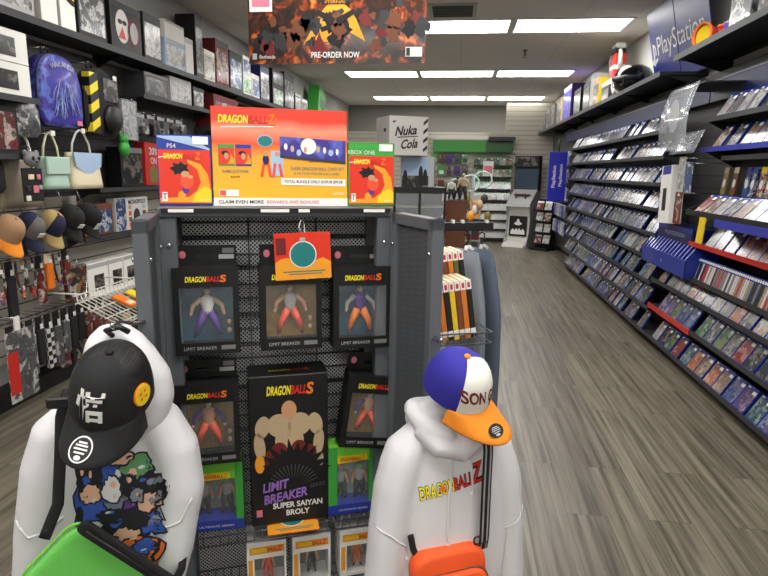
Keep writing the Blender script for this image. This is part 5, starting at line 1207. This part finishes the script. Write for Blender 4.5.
t = thing('plush_toy', 'small bright green plush toy below the clear bagged print', 'toy', (-2.52, 4.19, 1.58), ly_); m = M().ell((0, 0, .05), (.045, .04, .06), 'green').ell((0, 0, .12), (.04, .035, .04), 'green'); m.build('body', t); m = M()
for q in (-1, 1): m.ell((q * .035, 0, .15), (.015, .01, .025), 'green')
m.build('ears', t); peg(t, .16)
# blister packs
for k in range(6):
    y = 4.5 + .17 * k
    t = thing('blister_pack', 'dark blister pack, %s from the near end of its left wall row' % ordinal(k + 1), 'blister pack', (-2.62, y, 1.74), ly_, 'blister packs on the left wall')
    M().box(-.07, .07, .03, .034, 0, .2, 'dark' if k % 2 else 'black').build('backing_card', t); M().box(-.05, .05, -.02, .03, .02, .15, 'grey_art' if k % 2 else 'dark_art', bev=.006).build('blister', t); M().box(-.06, .06, .028, .0305, .16, .19, 'lightgrey').build('title_band', t); peg(t, .185, .215, .0)
shelf('dark shelf of boxes beside the handbags on the left wall', 4.0, 5.3, 1.335, x=-2.62)
lbox('black box with faded red picture standing beside the handbags', 4.36, 4.68, 1.34, .31, 'black', 'dark_art', x=-2.66, d=.12, band='grey')
t = lbox('red box with white lettering partly behind the blue header game case', 4.72, 4.98, 1.34, .36, 'red', None, x=-2.66, d=.1, txt=[('20%', 0, .29, .14, .06), ('ON', 0, .21, .1, .055)], tilt=rad(2))
M().disc(.07, .001, 'olive', FR(0, -.001, .09), 18, .08).build('picture', t)
shelf('dark shelf of game boxes under the handbags on the left wall', 3.78, 4.95, .985, x=-2.62)
t = lbox('cream white property trading board game box on the left wall shelf', 4.24, 4.72, .99, .26, 'offwhite', None, x=-2.66, d=.08, txt=[('MONOPOLY', .07, .225, .26, .035)], tcol='black', name='board_game')
m = M(); m.prism([(-.235, 0), (-.1, 0), (-.1, .25), (-.235, .25)], .0008, 'blue_art', FR(0, -.001, .005))
for k in range(4): m.prism([(-.06, 0), (-.02, 0), (-.02, .035), (-.06, .035)], .0008, ('orange', 'brown', 'sign_red', 'tan')[k], FR(0, -.001, .02 + .048 * k)); m.prism([(.15, 0), (.2, 0), (.2, .03), (.15, .03)], .0008, ('tan', 'orange', 'brown', 'sky')[k], FR(0, -.001, .02 + .048 * k))
m.disc(.05, .0008, 'dark', FR(.06, -.001, .1), 16, .07); m.build('front_print', t)
lbox('blue multicoloured puzzle box on the left wall shelf', 3.84, 4.2, .99, .23, 'brown', 'blue_art', x=-2.66, d=.08, name='board_game')
shelf('white shelf of white toy boxes low on the left wall', 3.78, 5.2, .535, x=-2.62, mt='lightgrey')
for k, (y0, y1) in enumerate(((3.83, 4.08), (4.1, 4.28), (4.3, 4.48))):
    lbox('white toy box with dark picture low on the left wall, %s from the near end' % ordinal(k + 1), y0, y1, .54, .25, 'paper', None, x=-2.66, d=.12, band='lightgrey')
    M().box(-.05, .07, -.002, -.0005, .04, .16, 'dark_art').build('front_print', bpy.data.objects[[o.name for o in COL.objects if o.name.startswith('collectible_box')][-1]])

# handbags and the tote
def handbag(label, y, z, w, h, d, mt, flap, x=-2.52, tilt=0, point=False):
    t = thing('handbag', label, 'handbag', (x, y, z), (0, tilt, ly_))
    m = M(); rs = []
    for q in range(8):
        f = q / 7; ww = w / 2 * (1 - .14 * f); dd = d / 2 * (1 - .35 * f); rs.append(oval(0, d / 2, h * f, ww, dd, 28, 4))
    m.rings(rs, mt); m.build('body', t)
    if point: m = M().prism([(-w * .45, h), (w * .45, h), (w * .4, h * .62), (w * .08, h * .42), (-w * .12, h * .42), (-w * .4, h * .62)], .012, flap, FR(0, .02, 0))
    else: m = M().box(-w * .45, w * .45, -.004, .02, h * .45, h * 1.0, flap, bev=.006)
    m.build('flap', t)
    for q in (-1, 1): M().tube([(q * w * .3, d / 2, h * .95), (q * w * .26, d / 2, h + .06), (q * w * .12, d / 2, h + .13), (0, d / 2, h + .15)], .007, 'cream' if not point else 'white', 8).build('strap', t)
    M().cyl((0, d / 2, h + .145), (0, x - XL, h + .145), .005, 'chrome', n=6).build('peg', t); M().box(-.02, .02, d / 2 - .03, d / 2 - .026, h + .13, h + .16, 'paper').build('price_tag', t)
    return t
handbag('mint green handbag with buckled flap hanging on the left wall', 3.44, 1.35, .24, .2, .1, 'mint', 'mint')
handbag('cream handbag with pale blue pointed flap hanging on the left wall', 3.76, 1.345, .34, .24, .12, 'cream', 'sky', point=True)
t = thing('tote_bag', 'grey tan tote bag with white straps left of the mint handbag', 'bag', (-2.54, 3.14, 1.25), ly_)
M().rings([oval(0, .04, z, .17 - .12 * z, .04 - .05 * z, 28, 5) for z in (0, .05, .15, .25, .3)], 'taupe').build('body', t)
for q in (-1, 1): M().tube([(q * .1, .01, .28), (q * .07, .0, .38), (q * .03, .0, .44), (0, .02, .45)], .008, 'paper', 8).build('strap', t)
M().cyl((0, .02, .445), (0, .3, .445), .005, 'chrome', n=6).build('peg', t)
t = thing('keychain_board', 'black hanging board of key charms with grey bear face in front of tote', 'key charms', (-2.44, 3.1, 1.29), ly_)
M().box(-.08, .08, 0, .012, 0, .19, 'black', bev=.004).build('board', t)
m = M().ell((0, -.005, .24), (.06, .03, .045), 'grey').ell((-.045, 0, .275), (.018, .012, .018), 'grey').ell((.045, 0, .275), (.018, .012, .018), 'grey'); m.build('bear_charm', t)
m = M()
for q in (-1, 1): m.ell((q * .022, -.032, .245), (.012, .006, .012), 'black')
m.ell((0, -.035, .225), (.008, .005, .006), 'black'); m.build('bear_eyes', t)
for nm, a, z_, w_, h_, mt in (('charm', -.02, .14, .045, .03, 'cream'), ('charm', .04, .14, .03, .03, 'pink'), ('charm', .01, .07, .042, .042, 'pink'), ('charm', -.055, .02, .035, .03, 'white'), ('charm', -.045, .075, .03, .03, 'dark'), ('charm', .05, .08, .025, .025, 'lightgrey')): M().cbox((a, -.005, z_), (w_, .008, h_), mt, bev=.003).build(nm, t)
M().tube([(0, .006, .19), (0, .0, .3), (0, .02, .31), (0, .4, .31)], .004, 'chrome', 6).build('peg', t)
# dark jacket-like bags at the left edge
for k, (y, z, mt, lb) in enumerate(((2.86, 1.34, 'black_soft', 'black drawstring bag hanging at the left edge above the tan cap'), (3.18, 1.66, 'grey_art', 'grey patterned pouch hanging above the tote bag'))):
    t = thing('pouch', lb, 'bag', (-2.5, y, z), ly_); M().rings([oval(0, .05, q, .14 * s_, .05 * s_, 20, 3) for q, s_ in ((0, .8), (.03, 1), (.15, 1), (.22, .7), (.25, .35))], mt).build('body', t); peg(t, .25, .34, .03); M().tube([(-.02, .05, .22), (-.01, .04, .3), (.01, .04, .3), (.02, .05, .22)], .004, 'lightgrey', 6).build('cord', t)

# wall caps
WC = [('tan trucker cap with orange brim at the left edge', -2.5, 2.92, 1.15, 'captan', 'captan', 'caporange'), ('dark grey cap with white badge next to the tan one', -2.52, 3.11, 1.15, 'capgrey', 'capnavy', 'capnavy'), ('navy cap half hidden between dark grey and khaki caps', -2.7, 3.2, 1.11, 'capnavy', 'capnavy', 'capnavy'),
      ('khaki brimmed cap between navy and black caps', -2.52, 3.29, 1.15, 'capnavy', 'capkhaki', 'capkhaki'), ('black cap with white badge on the left wall', -2.52, 3.48, 1.17, 'capblack', 'capblack', 'capblack'), ('black cap half hidden behind the two black caps', -2.7, 3.57, 1.11, 'capblack', 'capblack', 'capblack'), ('black cap with long white tag at the far end of the caps', -2.52, 3.67, 1.17, 'capblack', 'capblack', 'capblack')]
for lb, x, y, z, a, b, c in WC:
    t, g_, bp_ = cap(lb, (x, y, z - .03), (.55, -.1, -.5), (.6, 0, .8), a, b, c, group='caps hanging on the left wall', size=.88)
    if 'badge' in lb: q_ = M(); q_.cbox((.0, -.092, .045), (.04, .006, .03), 'white', bev=.001); q_.build('badge', t)
    if 'tag' in lb: M().box(-.02, .02, -.098, -.094, -.02, .05, 'paper').build('price_tag', t)
    M().cyl((0, .08, .05), (0, .33, .15), .004, 'chrome', n=6).build('peg', t)
# lanyards, wallets and belts
i_ = 0
for row, (zt_, ys) in enumerate(((.94, [2.7 + .082 * k for k in range(11)]), (.56, [2.98 + .08 * k for k in range(12)]))):
    for k, y in enumerate(ys):
        if 3.62 < y and row == 0: continue
        i_ += 1; hh = rnd.uniform(.22, .34) if row == 0 else rnd.uniform(.26, .38)
        mt, cn = rnd.choice([('merch_art', 'patterned'), ('dark_art', 'dark'), ('red_art', 'dark red'), ('grey_art', 'grey'), ('black_soft', 'black')])
        if row == 1 and k in (1, 4): mt, cn = 'checker', 'checkered'
        if row == 0 and k == 8: mt, cn = 'orange', 'bright orange'
        kind, cat = (('lanyard_pack', 'lanyard') if row == 0 else ('novelty_sock_pack', 'socks'))
        lb = '%s hanging merchandise, %s from the left in the %s row on slatwall' % (cn, ordinal(k + 1), ('upper', 'bottom')[row])
        t = thing('hanging_merchandise', lb, 'hanging merchandise', (-2.6, y, zt_ - hh), ly_, 'small merchandise hanging on the left slatwall')
        w_ = .066
        if mt in ('merch_art', 'dark_art') and row == 0:
            m = M().tube([(-.028, 0, hh), (-.034, -.01, hh * .5), (-.02, -.012, .05), (0, -.014, .0), (.02, -.012, .05), (.034, -.01, hh * .5), (.028, 0, hh)], .003, mt, 8, ry=.011); m.build('strap', t); M().cbox((0, -.014, .04), (.03, .008, .07), 'multi_art', bev=.002).build('badge', t)
        else:
            M().box(-w_ / 2, w_ / 2, -.018, .012, 0, hh * .74, mt, bev=.006).build('pouch', t); M().box(-w_ / 2 + .004, w_ / 2 - .004, 0, .003, hh * .7, hh, 'black' if mt != 'orange' else 'cream').build('header_card', t)
        M().box(-.012, .012, -.022, -.019, hh * .76, hh * .86, 'paper').build('price_tag', t); M().tube([(0, .22, hh - .01), (0, -.03, hh - .01), (0, -.034, hh + .004)], .003, 'chrome', 6).build('peg', t)
t = thing('hanging_merchandise', 'wide black wallet on a chain hanging at the end of upper row', 'hanging merchandise', (-2.62, 3.64, .56), ly_); M().box(-.11, .11, -.02, .02, .02, .26, 'merch_art', bev=.01).build('pouch', t); M().tube([(-.1, -.02, .25), (-.12, -.03, .1), (-.06, -.035, .0), (.05, -.035, .04), (.1, -.02, .2)], .005, 'chrome', 6).build('chain', t); M().tube([(0, .2, .3), (0, -.02, .3), (0, -.02, .25)], .004, 'chrome', 6).build('peg', t)
t = thing('hanging_card', 'tall grey hanging card with red edge at lower left corner', 'hanging card', (-2.5, 2.93, .14), ly_); M().box(-.1, .12, 0, .006, 0, .42, 'grey_art').build('card_sheet', t); M().box(-.1, -.02, -.001, 0, .05, .3, 'red').build('red_print', t); M().box(-.02, .02, -.001, .007, .42, .5, 'white').build('header_card', t); M().cyl((0, 0, .49), (0, .33, .49), .004, 'chrome', n=6).build('peg', t)
for k in range(9):
    y = 3.55 + .13 * k; mt, cn = [('red_art', 'dark red'), ('merch_art', 'patterned'), ('tan', 'tan'), ('black_soft', 'black')][k % 4]
    t = thing('toy_pack', '%s small toy pack low on the left wall, %s from the near end' % (cn, ordinal(k + 1)), 'toy pack', (-2.7, y, .111), ly_, 'small toy packs low on the left wall'); M().box(-.055, .055, -.02, .02, 0, .2, mt, bev=.006).build('pouch', t); M().box(-.05, .05, .0, .004, .18, .27, 'black').build('header_card', t); M().cyl((0, -.01, .26), (0, .145, .26), .003, 'chrome', n=6).build('peg', t)
# white wire shelf leaning out, with orange items
t = thing('wire_rack', 'white wire rack sloping towards the aisle left of the hoodie', 'wire rack', (-2.13, 3.72, .5), ly_)
m = M(); A0, A1 = (-.33, -.0, -.12), (.33, .0, .0)
ww_ = [( -.30, .0, -.06), (.3, 0, -.06)]
for k in range(17):
    x_ = -.36 + .045 * k; m.tube([(x_, -.02, .02), (x_, 0, -.01), (x_ + .02, .3, .12), (x_ + .02, .31, .17)], .0042, 'whitewire', 6)
for yy, zz in ((-.02, .02), (0, -.01), (.1, .033), (.2, .077), (.3, .12), (.31, .17)): m.cyl((-.37, yy, zz), (.40, yy, zz), .005, 'whitewire', n=6)
m.build('grid', t)
for x_ in (-.3, .3): M().tube([(x_, .31, .17), (x_, .69, .17)], .006, 'whitewire', 6).build('arm', t)
for k, (x_, mt, cn) in enumerate(((-.05, 'orange', 'orange'), (.12, 'yellow', 'yellow'), (.22, 'black', 'black'), (.32, 'red_art', 'dark red'))):
    o = thing('toy_packet', '%s packet lying on the white wire rack' % cn, 'toy packet', (-2.13 - .16, 3.72 + x_, .5 + .07), (rad(23), 0, ly_)); M().box(-.045, .045, -.08, .08, 0, .02, mt, bev=.004).build('packet', o); M().box(-.03, .03, -.06, -.02, .02, .021, 'cream').build('label', o)
# stepped floor base under the left wall
struct('trim_8', M().box(XL, XL + .13, 1.6, 10.4, 0, .11, 'black'))
# more merchandise beyond the rack on the left wall
for k in range(14):
    y = 5.4 + .35 * k; z = (.99, 1.34)[k % 2]; 
    if k < 12: lbox('boxed toy %s of the far left wall, %s' % (ordinal(k + 1), 'behind the display rack') if False else '%s toy box on the far left wall, %s beyond the red box' % (['dark', 'grey', 'blue', 'red'][k % 4], ordinal(k + 1)), y, y + .3, z, .26, ['black', 'grey', 'navy', 'maroon'][k % 4], ['dark_art', 'grey_art', 'blue_art', 'red_art'][k % 4], x=-2.66, d=.12)
shelf('upper dark shelf of the far left wall', 5.32, 10.2, 1.335, x=-2.62); shelf('lower dark shelf of the far left wall', 5.25, 10.2, .985, x=-2.62)

# ------------------------------------------------------------------ hanging banner
t = thing('hanging_banner', 'wide fiery game banner hanging from the ceiling', 'banner', (-.86, 4.02, 2.2), 0)
M().box(-.6, .6, 0, .004, 0, .66, 'fire_art').build('sheet', t)
for x_ in (-.5, .5): M().cyl((x_, .002, .66), (x_, .002, .9), .0015, 'white', n=5).build('string', t)
l = M(); l.text('PRE-ORDER NOW', 'white', FR(.0, -.001, .055), .33, .038, .001, .02); l.text('DOOM', 'lightgrey', FR(0, -.001, .52), .28, .12, .001, .06); l.text('ETERNAL', 'lightgrey', FR(0, -.001, .425), .19, .03, .001, .02); l.box(-.09, .09, -.003, -.001, .37, .395, 'black'); l.text('ETERNAL', 'sign_orange', FR(0, -.0028, .383), .14, .016)
l.text('Bethesda', 'white', FR(-.47, -.001, .045), .11, .024, .001); l.box(-.575, -.545, -.002, -.0005, .028, .066, 'lightgrey'); l.box(.47, .58, -.002, -.0005, .04, .1, 'paper'); l.box(.475, .5, -.003, -.0015, .045, .095, 'dark'); l.build('lettering', t)
a = M(); nn = 0
for cx, cz, sx, sz, mts in ((-.44, .22, .13, .13, ('brown', 'black', 'maroon', 'dark')), (.46, .24, .12, .13, ('maroon', 'dark', 'black', 'brown')), (0, .25, .05, .12, ('black', 'dark', 'black', 'brown')), (.25, .2, .1, .1, ('black', 'maroon', 'dark', 'brown')), (-.2, .18, .1, .09, ('dark', 'black', 'maroon', 'brown'))):
    for q in range(9):
        nn += 1; px, pz = cx + rnd.uniform(-1, 1) * sx, cz + rnd.uniform(-1, 1) * sz; r_ = rnd.uniform(.02, .055)
        a.prism([(math.cos(2 * PI * k / 18) * r_ * (1 + .9 * noise.noise(Vector((math.cos(2 * PI * k / 18) * 2 + nn, math.sin(2 * PI * k / 18) * 2, nn * 1.3)))), math.sin(2 * PI * k / 18) * r_ * 1.2 * (1 + .9 * noise.noise(Vector((math.cos(2 * PI * k / 18) * 2, math.sin(2 * PI * k / 18) * 2 + nn, nn * .7))))) for k in range(18)], .0004, mts[q % 4], FR(px, -.0004 - .0004 * (q % 4), pz))
for q in (-1, 1): a.prism([(0, 0), (q * .12, .06), (q * .16, .0), (q * .13, .03), (q * .02, -.04)], .0004, 'black', FR(0, -.002, .28))
a.prism([(-.22, .1), (-.1, .3), (0, .4), (.12, .3), (.2, .12), (.05, .2), (-.04, .12)], .0003, 'sign_orange', FR(0, -.0002, .02))
a.build('artwork', t)
t = thing('hanging_sign', 'small white sign with red print hanging left of the fiery banner', 'sign', (-1.33, 3.9, 2.5), 0)
M().box(-.075, .075, 0, .004, 0, .45, 'paper').build('board', t); M().box(-.06, .06, -.001, .0, .03, .42, 'pink').build('print', t); M().cyl((0, .002, .45), (0, .002, .55), .0015, 'white', n=5).build('string', t)

# ------------------------------------------------------------------ back of the shop
struct('trim_4', M().box(.95, XR, 13.25, 13.3, 0, 2.98, 'slat_cream'))
struct('trim_5', M().box(-2.6, .95, 13.25, 13.3, 0, 2.36, 'slat_cream'))
t = thing('header_sign', 'long bright green header sign over the rear game shelves', 'header sign', (.25, 13.0, 1.93), 0)
M().box(-.85, .28, 0, .2, 0, .24, 'green').build('panel', t); o = M().box(.28, .86, 0, .2, 0, .24, 'green').build('panel', t)
P('deep_green', (34, 92, 36), .45); o.data.materials[0] = K['deep_green']; o['label'] = 'darker green panel'
M().box(-.87, .88, -.01, .22, .24, .262, 'lightgrey').build('top_rail', t)
t = thing('wall_shelf', 'short black shelf above the right end of the green header', 'shelf', (.86, 12.85, 2.24)); M().box(-.28, .28, 0, .4, -.06, .0, 'black').build('board', t); M().box(-.28, .28, -.004, 0, -.07, .01, 'dark').build('front_lip', t)
GZ = [1.65, 1.4, 1.14, .9, .67, .47, .27, .07]
for j, z in enumerate(GZ):
    t = thing('game_shelf', 'dark rear game shelf, %s down under the green header' % ordinal(j + 1), 'shelf', (.69, 12.98, z), 0, 'rear game shelves'); M().box(-.4, .42, 0, .12, -.006, 0, 'dark').box(-.4, -.39, .1, .27, -.02, 0, 'dark').box(.41, .42, .1, .27, -.02, 0, 'dark').build('board', t); M().box(-.4, .42, -.004, 0, -.03, .012, 'black').build('price_lip', t)
    for k in range(6):
        kd = 'g' if j < 4 else 'w'
        cn = ['green', 'white', 'grey', 'green', 'white', 'tan'][(k + j) % 6] if j < 4 else 'white'
        place_case(kd, (.69 - .33 + .136 * k, 13.0, z + .004), (rad(-18), 0, 0), '%s game case on the rear shelf %s down, %s from the left' % (cn if kd == 'g' else 'white', ordinal(j + 1), ordinal(k + 1)), cn, 'rear game cases under the green header')
t = thing('price_card', 'white and red price card hung on the rear game shelves', 'card', (.6, 12.9, 1.42)); M().box(-.11, .11, 0, .01, 0, .32, 'paper').build('card_sheet', t); M().box(-.09, .09, -.002, 0, .06, .22, 'pink').build('print', t); M().cyl((0, .005, .31), (0, .36, .31), .004, 'chrome', n=6).build('peg', t)
n_ = 0
for j, z in enumerate((1.68, 1.42, 1.12, .86, .6)):
    for k in range(5):
        n_ += 1; mt, cn = [('green', 'green'), ('white_art', 'white'), ('green_art', 'pale green'), ('grey_art', 'grey'), ('purple', 'purple'), ('merch_art', 'dark')][(k * 5 + j * 7) % 6]
        if j >= 2: mt, cn = [('merch_art', 'dark'), ('sign_orange', 'orange'), ('grey_art', 'grey'), ('maroon', 'maroon'), ('white_art', 'white')][(k + j) % 5]
        t = thing('accessory_pack', '%s accessory pack left of the rear game shelves, row %s, %s along' % (cn, ordinal(j + 1), ordinal(k + 1)), 'accessory pack', (-.58 + .17 * k, 13.1, z), 0, 'accessory packs by the rear game shelves')
        M().box(-.07, .07, 0, .04, 0, .2, mt, bev=.004).build('pack', t); M().box(-.05, .05, -.002, 0, .03, .11, 'paper' if cn == 'green' else 'dark').build('label', t); M().cyl((0, -.02, .19), (0, .16, .19), .004, 'chrome', n=6).build('peg', t)
# arcade cabinet
t = thing('arcade_cabinet', 'white and black upright arcade cabinet at the rear wall', 'arcade cabinet', (1.27, 12.4, 0), rad(-24))
def profile(w, pts, mt, x0=None):
    m = M(); return m.prism(pts, w, mt, Matrix.Translation((x0 if x0 is not None else -w / 2, 0, 0)) @ Matrix(((0, 0, 1, 0), (1, 0, 0, 0), (0, 1, 0, 0), (0, 0, 0, 1))))
profile(.46, [(-.36, 0), (.5, 0), (.5, 1.1), (-.12, .86), (-.0, .6), (-.04, .1), (-.34, .03)], 'offwhite').build('base', t)
for s in (-.25, .23): profile(.02, [(-.25, 0), (.52, 0), (.52, 1.2), (-.14, .84), (-.06, .6), (-.08, .3)], 'lightgrey', s).build('side_panel', t)
profile(.5, [(-.16, .82), (-.13, .88), (.32, 1.16), (.34, 1.08)], 'lightgrey').build('control_panel', t)
m = M(); T = MX((0, 0, 0)); m.box(-.16, .16, .06, .22, 1.02, 1.05, 'dark', Matrix.Translation((0, 0, .02)) @ Matrix.Rotation(rad(0), 4, 'X'));
for q in (-.1, .1): m.cyl((q, .02, .98), (q, -.01, 1.06), .012, 'black'); m.ell((q, -.012, 1.07), (.022, .022, .022), 'red')
m.build('joysticks', [c for c in t.children if c.name.startswith('control_panel')][0])
M().box(-.26, .26, .34, .5, 1.14, 1.62, 'black', bev=.004).build('screen_housing', t); P('screen', (70, 84, 100), .1, coat=.5); M().box(-.24, .24, .333, .341, 1.17, 1.59, 'screen').build('screen', [c for c in t.children if c.name.startswith('screen_housing')][0])
M().box(-.26, .26, .28, .5, 1.62, 1.86, 'black', bev=.006).build('marquee', t); M().box(-.24, .24, .275, .281, 1.64, 1.84, 'dark_art').build('marquee_print', [c for c in t.children if c.name.startswith('marquee')][0])
m = M(); m.box(-.19, .19, -.052, -.03, .2, .62, 'black', Matrix.Translation((0, .0, 0)))
m.prism([(-.15, 0), (-.11, .06), (-.07, .02), (-.03, .07), (0, .02), (.03, .07), (.07, .02), (.11, .06), (.15, 0), (.15, -.06), (-.15, -.06)], .004, 'white', FR(0, -.053, .3)); m.prism([(-.09, .0), (-.03, .05), (-.02, .1), (.02, .1), (.03, .05), (.09, 0), (.03, -.03), (-.03, -.03)], .004, 'white', FR(0, -.053, .46))
m.build('front_emblem', t)
# magazine stand
t = thing('magazine_stand', 'dark tiered stand of white magazines beside the arcade cabinet', 'magazine stand', (1.66, 11.75, 0), rad(-40))
M().box(-.2, .2, .1, .16, 0, 1.0, 'black', bev=.004).build('back_frame', t); M().box(-.2, .2, -.12, .16, 0, .05, 'black').build('base', t)
for k in range(4): M().box(-.2, .2, -.06, .1, .12 + .22 * k, .14 + .22 * k, 'black').build('tray', t)
for k in range(4):
    for q in range(2):
        o = thing('magazine', '%s magazine on tier %s of the dark stand by the arcade cabinet' % (('left', 'right')[q], ordinal(k + 1)), 'magazine', (1.66 + (-.09 + .18 * q) * math.cos(rad(-40)), 11.75 + (-.09 + .18 * q) * math.sin(rad(-40)) - .02, .145 + .22 * k), (rad(-16), 0, rad(-40)), 'magazines on the dark stand'); M().box(-.075, .075, 0, .012, 0, .17, 'white_art' if (k + q) % 3 else 'red_art').build('cover', o); M().box(-.07, .07, -.001, 0, .13, .165, 'paper').build('title_band', o)
# tall glass case with two cartons on top
t = thing('display_case', 'black framed glass display case behind the rack at right', 'display case', (-.345, 5.2, 0), rad(7))
m = M()
for sx in (-.235, .215):
    for sy in (0, .38): m.box(sx, sx + .02, sy, sy + .02, 0, 1.36, 'black')
m.box(-.235, .235, 0, .4, 1.31, 1.36, 'black').box(-.235, .235, 0, .4, 0, .1, 'black'); m.box(-.01, .01, 0, .015, .1, 1.31, 'black'); m.build('frame', t)
for z in (.4, .7, 1.0, 1.18): M().box(-.22, .22, .02, .38, z, z + .012, 'grey').build('glass_shelf', t)
M().box(-.215, .215, .004, .007, .1, 1.31, 'clear').build('glass_door', t); M().box(-.215, .215, .385, .39, .1, 1.31, 'navy').build('back_panel', t)
t = thing('picture_carton', 'tall carton with blue sky picture and dark silhouettes on glass case', 'box', (-.4, 5.3, 1.361), rad(7)); M().box(-.13, .17, 0, .2, 0, .27, 'lightgrey', bev=.003).build('carton', t); m = M().box(-.12, .12, -.0015, 0, .1, .26, 'sky'); m.box(-.12, .12, -.002, -.0005, .0, .1, 'dark_art')
for x_, h_ in ((-.09, .15), (.05, .19), (.09, .16)): m.ell((x_, -.002, h_ * .55), (.02, .001, h_ * .45), 'black')
m.build('front_print', t)
t = thing('soda_carton', 'large grey white carton with black script lettering above the rack', 'box', (-.46, 5.12, 1.632), rad(27))
M().box(-.17, .19, 0, .34, 0, .33, 'card', bev=.002).build('carton', t); M().box(-.168, .188, .0, .338, .33, .332, 'dark').build('top_edge', t)
m = M(); m.text('Nuka', 'black', FR(-.01, -.0006, .21, rad(6)), .2, .08, .0006, .03, .35); m.text('Cola', 'black', FR(.02, -.0006, .1, rad(6)), .16, .08, .0006, .03, .35); m.prism([(-.1, -.004), (.1, .012), (.09, .018), (-.09, .006)], .0006, 'black', FR(0, -.0006, .15)); m.build('lettering', t)
m = M()
for k in range(4): m.prism([(.145, .05 + .075 * k), (.186, .085 + .075 * k), (.186, .115 + .075 * k), (.145, .08 + .075 * k)], .0006, 'black', FR(0, -.0006, -.02))
m.prism([(-.14, .27), (-.11, .28), (-.11, .29), (-.14, .285)], .0005, 'black', FR(0, -.0006, 0)); m.build('edge_stripes', t); m = M(); m.box(-.1705, -.17, .08, .14, .2, .23, 'black').build('hand_hole', t)
t = thing('support_carton', 'plain grey carton behind the blue sky picture carton', 'box', (-.36, 5.52, 1.361), rad(7)); M().box(-.13, .13, 0, .2, 0, .268, 'grey', bev=.003).build('carton', t); M().box(-.05, .05, -.001, .001, .268, .27, 'tan').build('tape', t)
# figures and the brown bin beside the glass case
t = thing('figure_bin', 'brown wooden bin of figures beside the glass case', 'bin', (-.02, 6.2, 0), 0); M().box(-.1, .1, -.1, .1, 0, 1.2, 'wood', bev=.006).build('bin_body', t); M().box(-.105, .105, -.105, .105, 1.18, 1.21, 'brown').build('rim', t)
for k, (dx, dy, mt, cn) in enumerate(((-.06, -.04, 'offwhite', 'pale'), (0, .03, 'dark', 'dark'), (.06, -.04, 'tan', 'tan'))):
    o = thing('figurine', '%s figurine standing on the brown wooden bin' % cn, 'figurine', (-.02 + dx, 6.2 + dy, 1.212), 0, 'figurines on the brown bin'); m = M(); mannequin(m, MX(), .22 + .03 * k, mt, mt, mt, 'dark'); m.build('body', o); M().disc(.03, .004, 'black', MX((0, 0, 0))).build('stand', o)
t = thing('plush_rack', 'wire stand with pale ring toys and hanging plush in front of green packs', 'toy rack', (.18, 8.2, 0), 0); M().cyl((0, 0, 0), (0, 0, 1.45), .015, 'grey').build('pole', t); M().lathe([(.25, 0), (.25, .03), (.02, .05)], 'grey').build('base', t)
for k in range(3): m = M().tube([(.12 * math.cos(2 * PI * q / 18) + (-.2 + .17 * k), .0, 1.3 + .05 * k % 2 + .11 * math.sin(2 * PI * q / 18)) for q in range(18)], .012, 'mint', 8, closed=True); m.build('ring', t)
for k in range(9): M().ell((-.25 + .06 * k, -.03 + .02 * (k % 3), .9 + .08 * (k % 4)), (.05, .04, .07), ['offwhite', 'tan', 'dark', 'olive', 'sign_orange'][k % 5]).build('plush', t)
t = thing('gondola', 'low grey shelf unit of mixed toys in the middle of the shop', 'shelf unit', (-.25, 9.0, 0), 0)
M().box(-.5, .6, .2, .24, 0, 1.15, 'lightgrey').build('back_panel', t); M().box(-.5, .6, 0, .44, 0, .12, 'grey').build('base', t)
for z in (.45, .8): M().box(-.5, .6, 0, .44, z, z + .02, 'lightgrey').build('shelf_board', t)
for j, z in enumerate((.12, .47, .82)):
    for k in range(6):
        mt, cn = [('merch_art', 'dark'), ('maroon', 'maroon'), ('grey_art', 'grey'), ('sign_orange', 'orange'), ('white_art', 'white'), ('wood', 'brown')][(k + 2 * j) % 6]
        o = thing('toy_box', '%s toy box on the %s of the low grey shelf unit, %s from left' % (cn, ('bottom', 'middle shelf', 'top shelf')[j], ordinal(k + 1)), 'toy box', (-.65 + .18 * k, 9.02, z + .002), 0, 'toy boxes on the low grey unit'); M().box(-.08, .08, 0, .14, 0, .24, mt, bev=.003).build('carton', o); M().box(-.06, .06, -.001, 0, .05, .17, 'dark').build('window', o)
t = thing('leaning_panel', 'bright green carton leaning high behind the promotional sign', 'box', (-2.55, 10.7, 2.372), (0, rad(16), ly_)); M().box(-.28, .2, 0, .2, .06, .56, 'green', bev=.003).build('carton', t); M().box(-.2, .15, -.001, 0, .2, .4, 'deep_green').build('print', t)
